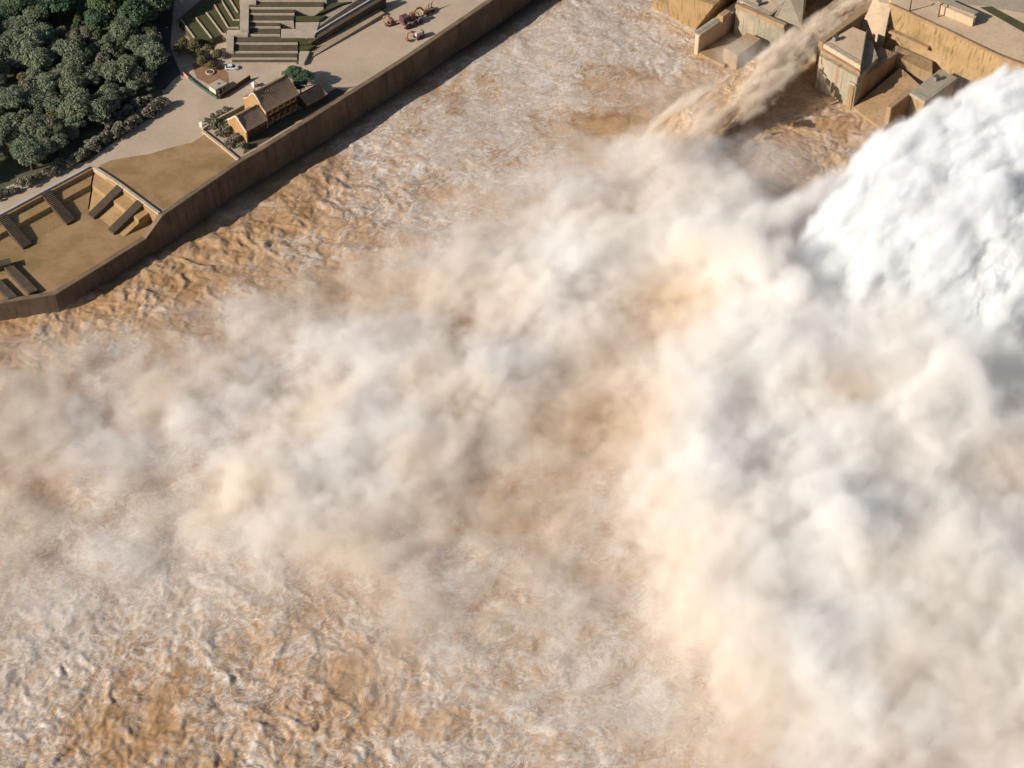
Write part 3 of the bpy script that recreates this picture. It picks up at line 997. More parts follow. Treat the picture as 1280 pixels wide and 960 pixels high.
def build_halls():
    A = P(334, 158, ZP)
    hall('timber_hall', A, 12.5, 9.0, 6.6, 10.6, 1.3, M_OCHREWALL, 'two storey ochre hall with a grey tiled gable roof beside the river wall', 'building', 2, 5, True)
    B = P(309, 176, ZP)
    hall('hall_annex', B, 7.5, 7.5, 4.4, 7.4, 1.0, M_DARKWOOD, 'lower tiled annex with a curved ochre gable joined to the two storey hall', 'building', 1, 3, False)
    D = P(384, 138, ZP)
    t = hall('low_shed', D, 8, 5.0, 2.6, 4.2, .8, M_DARKWOOD, 'small dark roofed shed in the shade right of the two storey hall', 'building', 1, 2, False, False)
    # garden wall to the land side
    o = wall_line('garden_wall', [P(253, 161, ZP + 1), P(276, 146, ZP + 1), P(305, 131, ZP + 1), P(322, 118, ZP + 1)], ZP - .2, ZP + 1.2, .6, M_COPING)
    tag(o, 'pale garden wall running from the shrub garden to the ochre hall', 'wall')
    for k, (u, v) in enumerate(((253, 158), (318, 108))):
        b = P(u, v, ZP)
        t = empty('gate_post', b)
        fbox('shaft', Vector((0, 0, 0)), -.8, .8, -.8, .8, -.2, 2.2, M_WHITE, t)
        bm = bmesh.new()
        bmesh.ops.create_cone(bm, cap_ends=True, segments=4, radius1=1.5, radius2=.3, depth=.7, matrix=Matrix.Translation((0, 0, 2.56)))
        bm_obj('cap', bm, M_WHITE, t)
        tag(t, ('white gate post at the corner of the shrub garden', 'white gate post behind the two storey hall')[k], 'gate post')
        t.scale = (.8, .8, .6)


def build_booth():
    b = P(270, 120, ZP)
    t = empty('booth', b)
    O = Vector((0, 0, 0))
    fbox('wall', O, .3, 6.0, .3, 4.6, -.1, 2.6, M_WHITE, t)
    fbox('roof', O, 0, 6.3, 0, 4.9, 2.603, 2.95, M_PALE, t, bevel=.05)
    fbox('door', O, 2.2, 3.3, .2, .34, 0, 2.1, M_DARKWOOD, t)
    fbox('window', O, 4.0, 5.4, .2, .34, .9, 2.0, M_METAL, t)
    fbox('roof_vent', O, 3.0, 3.9, 2.2, 3.0, 2.955, 3.35, M_METAL, t)
    t.scale = (.8, .8, .8)
    tag(t, 'small white booth with a flat pale roof behind the green sheeting fence', 'booth')
    t = empty('sheeting_fence', P(270, 124, ZP))
    q = [P(271, 124, ZP), P(250, 110, ZP), P(236, 99, ZP)]
    c = t.location
    wall_line('green_panel', [p - c for p in q], -.1, .95, .12, M_GREEN, t)
    q = [P(235.5, 98.6, ZP), P(226, 90, ZP)]
    wall_line('pink_panel', [p - c for p in q], -.1, .95, .12, M_PINK, t)
    for u, v in ((271, 124), (250, 110), (236, 99), (226, 90)):
        bm = bmesh.new()
        p = P(u, v, ZP) - c
        tube(bm, [p, p + Vector((0, 0, 1.1))], [.09, .09], 6)
        bm_obj('post', bm, M_METAL, t)
    tag(t, 'green and pink sheeting fence along the lane next to the white booth', 'fence')
    o = wall_line('hoarding', [P(275, 124, ZP), P(295, 111, ZP), P(313, 99, ZP)], ZP - .1, ZP + 1.6, .35, M_DARKWOOD)
    tag(o, 'low dark red hoarding running from the booth towards the ochre hall', 'wall')
    # round planter
    t = empty('planter', P(263, 91, ZP))
    bm = bmesh.new()
    n = 28
    for k in range(n):
        pass
    tube(bm, [Vector((1.3 * math.cos(2 * math.pi * k / n), 1.3 * math.sin(2 * math.pi * k / n), .3)) for k in range(n + 1)], [.28] * (n + 1), 8)
    bm_obj('rim', bm, M_COPING, t)
    bm = bmesh.new()
    lump(bm, Vector((0, 0, .25)), 1.1, 5, .3, 2, (1, 1, .35))
    bm_obj('soil', bm, M_BED, t, True)
    tag(t, 'round stone planter ring on the bare soil behind the booth', 'planter')
    so = [(240, 80), (268, 70), (285, 92), (286, 104), (262, 106), (246, 98)]
    tops = [P(u, v, ZP + .05) for u, v in so]
    o = solid('soil_patch', tops, [p - Vector((0, 0, .3)) for p in tops], mat_surface('red_soil', (.25, .14, .08), (.30, .18, .1), .4))
    tag(o, kind='structure')


def build_car():
    t = empty('parked_car', P(290, 86, ZP), R(3))
    mp = mat_surface('silver_paint', (.62, .63, .64), (.66, .67, .68), .5, rough=.35)
    md = mat_surface('dark_glass', (.02, .025, .03), (.03, .035, .04), .5, rough=.15)
    mb = mat_surface('black_rubber', (.02, .02, .02), (.03, .03, .03), .5)

    def loft(name, secs, m, parent):
        bm = bmesh.new()
        rings = []
        for (x, hw, z0, z1) in secs:
            rings.append([bm.verts.new((x, y, z)) for y, z in ((-hw, z0), (-hw * 1.02, (z0 + z1) / 2), (-hw * .92, z1), (hw * .92, z1), (hw * 1.02, (z0 + z1) / 2), (hw, z0))])
        for a, b in zip(rings[:-1], rings[1:]):
            for k in range(6):
                bm.faces.new((a[k], a[(k + 1) % 6], b[(k + 1) % 6], b[k]))
        bm.faces.new(rings[0][::-1])
        bm.faces.new(rings[-1])
        return bm_obj(name, bm, m, parent)
    loft('body', [(-2.25, .75, .35, .75), (-2.1, .86, .28, .9), (-.9, .9, .25, .98), (.8, .9, .25, .95), (1.9, .86, .28, .82), (2.25, .7, .38, .65)], mp, t)
    loft('glasshouse', [(-1.95, .72, .9, .95), (-1.4, .74, .9, 1.42), (.3, .74, .9, 1.45), (1.05, .74, .9, .97)], md, t)
    loft('roof', [(-1.35, .66, 1.425, 1.47), (-.5, .68, 1.44, 1.52), (.25, .66, 1.455, 1.48)], mp, t)
    for x in (-1.4, 1.4):
        for y in (-.85, .85):
            bm = bmesh.new()
            bmesh.ops.create_cone(bm, cap_ends=True, segments=20, radius1=.34, radius2=.34, depth=.24, matrix=Matrix.Translation((x, y, .34)) @ Matrix.Rotation(R(90), 4, 'X'))
            w = bm_obj('wheel', bm, mb, t)
            bm = bmesh.new()
            bmesh.ops.create_cone(bm, cap_ends=True, segments=16, radius1=.2, radius2=.2, depth=.26, matrix=Matrix.Translation((x, y, .34)) @ Matrix.Rotation(R(90), 4, 'X'))
            bm_obj('rim', bm, mp, w)
    for y in (-.6, .6):
        bm = bmesh.new()
        bmesh.ops.create_cube(bm, size=1, matrix=Matrix.Translation((2.17, y, .62)) @ Matrix.Diagonal((.14, .3, .12, 1)))
        bm_obj('headlight', bm, M_WHITE, t)
    tag(t, 'silver car parked below the terraced beds near the booth', 'car')


# ------------------------------------------------------------------ old machines shown on the plaza
def build_machines():
    O = Vector((0, 0, 0))
    Z = Vector((0, 0, 1))
    rust = mat_surface('rust_red_paint', (.20, .075, .05), (.30, .12, .075), .9, dark=(.12, .06, .045), dark_amt=.7)
    ochre = mat_surface('faded_orange_paint', (.36, .19, .09), (.45, .26, .14), .8, dark=(.2, .1, .06))
    plum = mat_surface('dark_plum_paint', (.085, .045, .055), (.13, .07, .08), .8)
    pale = mat_surface('chalky_paint', (.45, .36, .32), (.55, .45, .40), .8)

    def arm(name, pts, rads, m, par):
        bm = bmesh.new()
        tube(bm, [Vector(x) for x in pts], rads, 6)
        return bm_obj(name, bm, m, par)

    def bucket(at, s, m, par):
        bm = bmesh.new()
        n = 7
        for y0, y1 in ((-.9 * s, .9 * s),):
            rings = []
            for k in range(n + 1):
                a = R(-20 + 220 * k / n)
                rings.append([bm.verts.new(at + Vector((math.cos(a) * s * .8, y, math.sin(a) * s * .7))) for y in (y0, y1)])
            for c, d in zip(rings[:-1], rings[1:]):
                bm.faces.new((c[0], c[1], d[1], d[0]))
            bm.faces.new([r[0] for r in rings])
            bm.faces.new([r[1] for r in rings][::-1])
        bm_obj('bucket', bm, m, par)

    def tracks(par, L, W, m):
        for y in (-W / 2, W / 2):
            bm = bmesh.new()
            out = [(-L / 2, .45), (-L / 2 + .35, .9), (L / 2 - .35, .9), (L / 2, .45), (L / 2 - .35, 0), (-L / 2 + .35, 0)]
            f0 = [bm.verts.new((x, y - .3, z)) for x, z in out]
            f1 = [bm.verts.new((x, y + .3, z)) for x, z in out]
            bm.faces.new(f0)
            bm.faces.new(f1[::-1])
            for k in range(6):
                bm.faces.new((f0[k], f0[(k + 1) % 6], f1[(k + 1) % 6], f1[k]))
            bm_obj('track', bm, m, par)

    def wheel(par, x, y, r, m):
        bm = bmesh.new()
        bmesh.ops.create_cone(bm, cap_ends=True, segments=18, radius1=r, radius2=r, depth=.5, matrix=Matrix.Translation((x, y, r)) @ Matrix.Rotation(R(90), 4, 'X'))
        bm_obj('wheel', bm, m, par)
    ex, ey = Vector((1, 0, 0)), Vector((0, 1, 0))
    # small digger with its boom curled round
    t = empty('old_machine', P(490, 30, ZP), R(35))
    tracks(t, 2.6, 1.8, plum)
    fbox('cab', O, -.9, .5, -.8, .8, .95, 2.2, rust, t, ex, ey, .08)
    arm('boom', [(.4, 0, 1.6), (-1.0, .8, 3.2), (-2.2, 1.4, 3.0), (-2.9, .9, 1.7), (-2.7, 0, .8)], [.3, .34, .3, .26, .2], ochre, t)
    bucket(Vector((-2.4, -.3, .7)), .7, rust, t)
    tag(t, 'small rusty digger with a curled boom at the left of the old machines', 'machine')
    # big crowded machine
    t = empty('old_machine', P(511, 29, ZP), R(38))
    t.scale = (1.3, 1.3, 1.25)
    tracks(t, 5.4, 3.0, plum)
    fbox('chassis', O, -2.6, 2.4, -1.2, 1.2, .8, 1.5, rust, t, ex, ey, .1)
    fbox('engine_house', O, -2.4, -.2, -1.1, 1.0, 1.503, 2.9, plum, t, ex, ey, .15)
    fbox('cab', O, .2, 1.6, -1.1, .1, 1.503, 3.2, rust, t, ex, ey, .1)
    for y in (-1.6, 1.4):
        arm('side_rail', [(-3.0, y, .6), (-1, y, 1.3), (1.2, y, 1.2), (3.2, y, 1.7)], [.16] * 4, pale, t)
    for k in range(5):
        x = -2.4 + k * 1.25
        arm('strut', [(x, -1.6, 1.0), (x + .5, 0, 3.0 - .2 * k), (x, 1.4, 1.0)], [.13, .13, .13], pale if k % 2 else rust, t)
    for x in (-1.8, .2, 2.2):
        wheel(t, x, -2.0, .75, plum)
    arm('boom', [(1.6, .4, 2.0), (3.0, .7, 3.0), (4.6, .9, 2.6), (5.4, .8, 1.2)], [.34, .36, .3, .2], ochre, t)
    bucket(Vector((5.5, .8, .8)), .8, ochre, t)
    tag(t, 'large crowded dark red machine in the middle of the old machines', 'machine')
    # trailer with raised arms
    t = empty('old_machine', P(535, 15, ZP), R(40))
    t.scale = (1.3, 1.3, 1.3)
    fbox('bed', O, -1.6, 1.6, -.8, .8, .7, 1.0, ochre, t, ex, ey, .06)
    for x in (-1.0, 1.0):
        for y in (-.9, .9):
            wheel(t, x, y, .45, plum)
    for k in range(3):
        arm('arm', [(-1.0 + k, 0, 1.0), (-.6 + k, .1, 2.0), (.1 + k, .3, 2.6)], [.2, .16, .08], pale if k < 2 else rust, t)
    tag(t, 'orange trailer with raised arms at the upper right of the old machines', 'machine')
    # lone digger nearest the wall
    t = empty('old_machine', P(523, 47, ZP), R(38))
    t.scale = (1.15, 1.15, 1.15)
    tracks(t, 2.8, 1.8, plum)
    fbox('body', O, -1.2, 1.2, -.9, .9, .95, 2.2, pale, t, ex, ey, .12)
    fbox('counterweight', O, 1.21, 1.7, -.8, .8, 1.0, 1.9, rust, t, ex, ey, .08)
    arm('boom', [(-.9, .2, 1.7), (-2.0, .7, 2.7), (-3.2, .9, 2.3), (-3.9, .4, 1.1)], [.28, .34, .3, .2], ochre, t)
    bucket(Vector((-3.8, .2, .7)), .65, rust, t)
    tag(t, 'pale bodied digger standing alone nearest to the river wall', 'machine')


# ------------------------------------------------------------------ terraced garden
def build_terraces():
    t = empty('terraced_garden', P(330, 75, ZP))
    c = t.location

    def Q(cx, cy, z):
        return P(200 + cx * .1875, cy * .1875, z)
    # rows read off from the plaza upwards: image y, left x, right x
    rows = [(420, 480, 912), (388, 474, 912), (345, 470, 918), (288, 488, 918), (232, 574, 800), (180, 580, 803), (142, 586, 890), (92, 590, 896), (52, 596, 1090), (8, 600, 1100)]
    z = ZP
    for k in range(len(rows) - 1):
        y0, x0, x1 = rows[k]
        y1 = rows[k + 1][0]
        z += .5
        top = [Q(x0, y0, z), Q(x1, y0, z), Q(x1, y1 - 8, z), Q(x0, y1 - 8, z)]
        solid('planted_bed', [p - c for p in top], [Vector((p.x, p.y, ZP - .5)) - c for p in top], M_BED, t)
        w = [Q(x0, y0, z), Q(x1, y0, z)]
        wall_line('bed_wall', [p - c for p in w], -.5, z + .12 - ZP, .42, M_LINE, t, .5)
    zt = z
    # paved path climbing between the beds and the fan lawn
    zs = ZP
    for (xa, xb, ya, yb, zz) in ((440, 490, 335, 205, 12.4), (445, 585, 232, 198, 13.0), (532, 590, 200, 20, 14.2), (530, 640, 22, -30, 15.2)):
        top = [Q(xa, ya, zz), Q(xb, ya, zz), Q(xb + 4, yb, zz + .4), Q(xa + 4, yb, zz + .4)]
        solid('path', [p - c for p in top], [Vector((p.x, p.y, ZP - .5)) - c for p in top], M_PALE, t, .05)
    # upper forecourt
    top = [Q(600, -2, zt + .9), Q(1110, -2, zt + .9), Q(1110, -160, zt + .9), Q(600, -160, zt + .9)]
    solid('forecourt', [p - c for p in top], [Vector((p.x, p.y, ZP - .5)) - c for p in top], M_PALE, t)
    for k in range(5):
        p = Q(620 + k * 95, 4, zt + .92) - c
        bm = bmesh.new()
        d = Vector((4, 4.5, 0))
        frame_box(bm, Vector((0, 0, 0)), 0, .35, 0, 0.001, 0, 0)
        bm.free()
    # pale landing and lower landing
    for pts, zz in (([(808, 246), (1030, 246), (1066, 140), (905, 140), (905, 192), (808, 192)], 12.9), ([(925, 418), (962, 418), (1000, 340), (930, 340)], 11.2)):
        top = [Q(x, y, zz) for x, y in pts]
        solid('landing', [p - c for p in top], [Vector((p.x, p.y, ZP - .5)) - c for p in top], M_PALE, t, .05)
    # small beds between landing and stair
    for pts, zz in (([(805, 268), (1010, 268), (1020, 250), (805, 250)], 12.4), ([(930, 300), (1010, 290), (1060, 262), (930, 276)], 12.0), ([(930, 338), (990, 330), (1040, 300), (930, 306)], 11.5), ([(905, 138), (1060, 136), (1110, 104), (905, 108)], 13.6), ([(1030, 104), (1200, 30), (1280, 10), (1150, 20), (1090, 60)], 14)):
        top = [Q(x, y, zz) for x, y in pts]
        solid('planted_bed', [p - c for p in top], [Vector((p.x, p.y, ZP - .5)) - c for p in top], M_GRASS, t)
    # fan lawn with pale strips
    fan = [[(540, -40), (535, 195), (440, 215), (350, 260), (235, 270), (120, 130), (320, -40)]]
    top = [Q(x, y, 12.5) for x, y in fan[0]]
    solid('lawn', [p - c for p in top], [Vector((p.x, p.y, ZP - .5)) - c for p in top], M_GRASS, t)
    for (a, b, d) in (((140, 130), (236, 262), None), ((240, 120), (345, 255), None), ((310, 85), (415, 225), (440, 225)), ((362, 32), (455, 185), (525, 185)), ((412, 6), (490, 134), (530, 134)), ((462, -10), (520, 85), None)):
        w = [Q(*a, 12.7), Q(*b, 12.7)] + ([Q(*d, 12.7)] if d else [])
        wall_line('strip_wall', [p - c for p in w], 0, 2.95, .45, M_LINE, t)
    tag(t, 'terraced garden of dark planted beds with pale stone edges above the plaza', 'garden')

    # broad stair with a dark ramp wall descending to the plaza
    s = empty('broad_stair', Q(1000, 395, ZP))
    c2 = s.location

    def stairs(p0, p1, wv, n, z0, z1, m1, m2):
        bm1, bm2 = bmesh.new(), bmesh.new()
        a, b = Q(*p0, ZP), Q(*p1, ZP)
        d = (b - a)
        d.z = 0
        L_ = d.length
        d.normalize()
        nr = Vector((-d.y, d.x, 0))
        for k in range(n):
            bmx = bm1 if k % 2 else bm2
            frame_box(bmx, a - c2, L_ * k / n, L_ * (k + 1) / n, 0, wv, -.3, z0 + (z1 - z0) * (k + 1) / n - ZP + (.0 if k % 2 else .07), d, nr)
        bm_obj('treads', bm1, m1, s)
        bm_obj('risers', bm2, m2, s)
    stairs((968, 412), (1500, 105), 5.2, 84, 10.2, 11.2, M_BROWNC, M_GREY)
    stairs((1046, 232), (1500, -60), 6.5, 70, 12.5, 14, M_GREY, M_STEPD)
    wl = [Q(1000, 315, ZP), Q(1150, 235, ZP), Q(1500, 45, ZP)]
    wall_line('ramp_wall', [p - c2 for p in wl], -.3, [2.2, 3, 4.2], 1.6, M_DARKSTEP, s)
    wall_line('rail', [p + Vector((-1.2, 1.6, 0)) - c2 for p in wl], -.3, [2.6, 3.4, 4.6], .5, M_RAIL, s)
    tag(s, 'broad striped stone stair with a dark ramp wall climbing right of the terraced beds', 'stair')

# ------------------------------------------------------------------ trees and shrubs
def leaf_mesh(name, rx, rz, nclump, nleaf, lsize, seed, hollow=.55):
    rng = np.random.default_rng(seed)
    V, Q = [], []
    cl = []
    for k in range(nclump):
        d = rng.normal(size=3)
        d /= np.linalg.norm(d)
        d[2] = abs(d[2]) * 1.1 - .25
        r = rng.uniform(hollow, .82)
        cl.append((d * np.array([rx, rx, rz]) * r, rng.uniform(.3, .5) * rx))
    i = 0
    for c, r in cl:
        for j in range(nleaf):
            d = rng.normal(size=3)
            d /= np.linalg.norm(d)
            if d[2] < -.4: d[2] *= -.5
            p = c + d * r * rng.uniform(.7, 1.08) * np.array([1, 1, .8])
            nrm = d * .7 + rng.normal(size=3) * .5 + np.array([0, 0, .35])
            nrm /= np.linalg.norm(nrm)
            a = np.cross(nrm, rng.normal(size=3))
            a /= np.linalg.norm(a)
            b = np.cross(nrm, a)
            s = lsize * rng.uniform(.6, 1.25)
            V += [p - a * s, p - b * s * .6, p + a * s, p + b * s * .6 + nrm * s * .2]
            Q.append((i, i + 1, i + 2, i + 3))
            i += 4
    me = mesh_np(name, V, Q, False)
    return me


def trunk_mesh(name, h, r, seed, spread):
    rnd = random.Random(seed)
    bm = bmesh.new()
    tube(bm, [Vector((0, 0, -.3)), Vector((.05, .03, h * .5)), Vector((-.05, .08, h))], [r, r * .75, r * .5], 7)
    for k in range(5):
        a = 2 * math.pi * k / 5 + rnd.random()
        z = h * rnd.uniform(.55, .95)
        e = Vector((math.cos(a) * spread * .65, math.sin(a) * spread * .65, z + spread * rnd.uniform(.3, .7)))
        tube(bm, [Vector((0, 0, z)), Vector((e.x * .5, e.y * .5, z + (e.z - z) * .6)), e], [r * .45, r * .3, r * .12], 5)
    bmesh.ops.recalc_face_normals(bm, faces=bm.faces)
    me = bpy.data.meshes.new(name)
    bm.to_mesh(me)
    bm.free()
    me.materials.append(M_BARK)
    return me


TREE_KINDS = {}


def tree_kind(key, rx, rz, th, mat, ncl, nl, ls, variants=3):
    out = []
    for k in range(variants):
        cm = leaf_mesh('crown', rx, rz, ncl, nl, ls, hash(key) % 1000 + k if False else sum(map(ord, key)) + k * 7)
        cm.materials.append(mat)
        out.append((cm, trunk_mesh('trunk', th, .1 * rx, k + 3, rx), th, rz))
    TREE_KINDS[key] = out


def plant(name, key, loc, s, label, cat, group, rnd):
    cm, tm, th, rz = rnd.choice(TREE_KINDS[key])
    root = empty(name, loc, rnd.uniform(0, 6.28))
    root.scale = (s * rnd.uniform(.92, 1.08), s * rnd.uniform(.92, 1.08), s * rnd.uniform(.88, 1.12))
    cr = bpy.data.objects.new('crown', cm)
    COL.objects.link(cr)
    cr.parent = root
    cr.location = (0, 0, th + rz * .25)
    tr = bpy.data.objects.new('trunk', tm)
    COL.objects.link(tr)
    tr.parent = root
    tag(root, label, cat, group)
    return root


def inside(u, v, poly):
    c = False
    n = len(poly)
    for i in range(n):
        x1, y1 = poly[i]
        x2, y2 = poly[(i + 1) % n]
        if (y1 > v) != (y2 > v) and u < (x2 - x1) * (v - y1) / (y2 - y1) + x1:
            c = not c
    return c


def build_trees():
    rnd = random.Random(23)
    tree_kind('broad', 2.9, 2.5, 3.0, M_LEAF, 24, 130, .26, 4)
    tree_kind('deep', 3.2, 2.9, 3.6, M_LEAFD, 24, 130, .27, 3)
    tree_kind('pale', 2.7, 2.1, 2.6, M_LEAFG, 20, 120, .25, 3)
    tree_kind('tall', 2.1, 3.6, 3.2, M_LEAFD, 22, 110, .25, 2)
    tree_kind('dry', 2.3, 1.9, 1.8, M_LEAFY, 16, 60, .3, 3)
    tree_kind('shrub', 1.5, 1.25, .5, M_LEAFG, 12, 50, .24, 3)
    tree_kind('pointed', 1.3, 2.8, .8, M_LEAFD, 14, 60, .26, 2)
    poly = [(-30, -40), (226, -40), (206, 8), (192, 60), (202, 84), (180, 114), (150, 136), (122, 160), (84, 182), (50, 204), (20, 216), (-30, 226)]
    clear = [(62, 76, 9), (18, 108, 14), (64, 50, 10)]
    pts = []
    tries = 0
    while tries < 12000 and len(pts) < 240:
        tries += 1
        u, v = rnd.uniform(-30, 226), rnd.uniform(-40, 226)
        if not inside(u, v, poly):
            continue
        if any((u - a) ** 2 + ((v - b) * 1.5) ** 2 < r * r for a, b, r in clear):
            continue
        if all((u - a) ** 2 + ((v - b) * 1.6) ** 2 < 1e9 and (u - a) ** 2 + ((v - b) * 1.6) ** 2 > 11.8 ** 2 for a, b in pts):
            pts.append((u, v))
    for u, v in pts:
        k_ = rnd.random()
        if k_ < .12:
            plant('broadleaf_tree', 'pale', P(u, v + 5, ZP), rnd.uniform(.8, 1.5), 'greyish pale crowned tree scattered among the darker trees of the wood', 'tree', 'pale trees in the wood', rnd)
            continue
        if k_ < .2:
            plant('broadleaf_tree', 'dry', P(u, v + 5, ZP), rnd.uniform(.8, 1.4), 'yellow green tree scattered among the darker trees of the wood', 'tree', 'yellow green trees in the wood', rnd)
            continue
        if k_ < .3:
            plant('tall_tree', 'tall', P(u, v + 5, ZP), rnd.uniform(.8, 1.25), 'tall narrow dark green tree standing above the canopy of the wood', 'tree', 'tall narrow trees in the wood', rnd)
            continue
        deep = v < 45 + rnd.uniform(-20, 20)
        if deep:
            plant('broadleaf_tree', 'deep', P(u, v + 6, ZP), rnd.uniform(.95, 1.9), 'deep green broadleaf tree in the shaded back of the wood at the upper left', 'tree', 'deep green trees at the back of the wood', rnd)
        else:
            plant('broadleaf_tree', 'broad', P(u, v + 5, ZP), rnd.uniform(.9, 1.7), 'olive green broadleaf tree crowded in the front of the wood beside the plaza', 'tree', 'olive green trees at the front of the wood', rnd)
    # lone round tree beside the lane
    plant('broadleaf_tree', 'broad', P(189, 82, ZP), 1.25, 'large round tree standing apart between the wood and the lane', 'tree', None, rnd)
    for (u, v, s, lab) in ((176, 26, 1.35, 'tall yellow green tree rising at the edge of the dark wood by the lane'),):
        plant('broadleaf_tree', 'dry', P(u, v, ZP), s, lab, 'tree', None, rnd)
    # clipped shrubs: row along the plaza
    line = [(200, 134), (190, 141), (181, 147), (172, 152), (163, 158), (154, 163), (145, 170), (136, 176), (127, 181), (118, 187)]
    for u, v in line:
        plant('shrub', 'shrub', P(u + rnd.uniform(-2, 2), v + rnd.uniform(-1.5, 1.5), ZP), rnd.uniform(1.5, 1.95), 'rounded grey green shrub in the row lining the plaza edge of the wood', 'shrub', 'shrubs lining the plaza', rnd)
    for u, v in ((185, 128), (174, 134), (160, 144), (148, 152), (135, 160)):
        plant('shrub', 'shrub', P(u, v, ZP), rnd.uniform(1.5, 1.9), 'grey green shrub in the second row behind the plaza shrubs', 'shrub', 'second row of shrubs', rnd)
    line = [(106, 196), (96, 203), (87, 208), (77, 211), (67, 216), (57, 221), (46, 226), (36, 230), (26, 234), (16, 240), (6, 244), (-4, 250)]
    for u, v in line:
        plant('shrub', 'shrub', P(u + rnd.uniform(-2, 2), v + rnd.uniform(-2, 1), ZP), rnd.uniform(1.15, 1.7), 'rounded shrub in the line above the back edge of the sunken yard', 'shrub', 'shrubs above the sunken yard', rnd)
    # dry trees below the fan lawn
    for u, v in ((224, 64), (238, 66), (250, 72), (262, 66), (272, 70), (254, 80), (264, 84), (230, 56), (244, 58)):
        plant('dry_tree', 'dry', P(u, v + 3, ZP), rnd.uniform(.7, .95), 'yellowish dry tree in the clump below the fan shaped lawn', 'tree', 'dry trees below the fan lawn', rnd)
    # garden by the hall
    for u, v, s in ((272, 158, 1.2), (284, 166, 1.35), (296, 176, 1.3), (303, 186, 1.1), (276, 170, 1.2), (288, 182, 1.2), (266, 160, 1.0)):
        plant('shrub', 'shrub', P(u, v, ZP), s * 1.1, 'brownish shrub filling the walled garden left of the annex', 'shrub', 'shrubs in the walled garden', rnd)
    for u, v in ((258, 152), (266, 147), (274, 143), (282, 138)):
        plant('hedge_shrub', 'shrub', P(u, v, ZP), .75, 'small dark clipped shrub along the pale garden wall', 'shrub', 'clipped shrubs along the garden wall', rnd)
    for u, v, s, k in ((368, 104, 1.0, 'deep'), (383, 108, .85, 'deep'), (376, 116, .8, 'deep')):
        plant('broadleaf_tree', k, P(u, v, ZP), s, 'dark tree in the small clump just right of the ochre hall', 'tree', 'dark trees right of the hall', rnd)
    # pale roofed shelter glimpsed in the wood
    t = empty('shelter', P(60, 78, ZP))
    bm = bmesh.new()
    bmesh.ops.create_cone(bm, cap_ends=True, segments=4, radius1=2.6, radius2=.2, depth=1.3, matrix=Matrix.Translation((0, 0, 3.4)))
    bm_obj('roof', bm, M_WHITE, t)
    for a in range(4):
        bm = bmesh.new()
        p = Vector((1.5 * math.cos(a * math.pi / 2 + .0), 1.5 * math.sin(a * math.pi / 2), 0))
        tube(bm, [p, p + Vector((0, 0, 2.9))], [.12, .12], 6)
        bm_obj('post', bm, M_PALE, t)
    tag(t, 'little white roofed shelter in a clearing of the wood', 'shelter')


# ------------------------------------------------------------------ spillway works at the upper right
def cb(name, top, bot, mat, parent, origin, bevel=.2):
    return solid(name, [P(*p) - origin for p in top], [P(*p) - origin for p in bot], mat, parent, bevel)


def drop(top, zb):
    """lower outline straight below an upper outline given as (u, v, z)"""
    return [Vector((P(*p).x, P(*p).y, zb)) for p in top]


def vb(name, top, zb, mat, parent, origin, bevel=.2):
    return solid(name, [P(*p) - origin for p in top], [q - origin for q in drop(top, zb)], mat, parent, bevel)


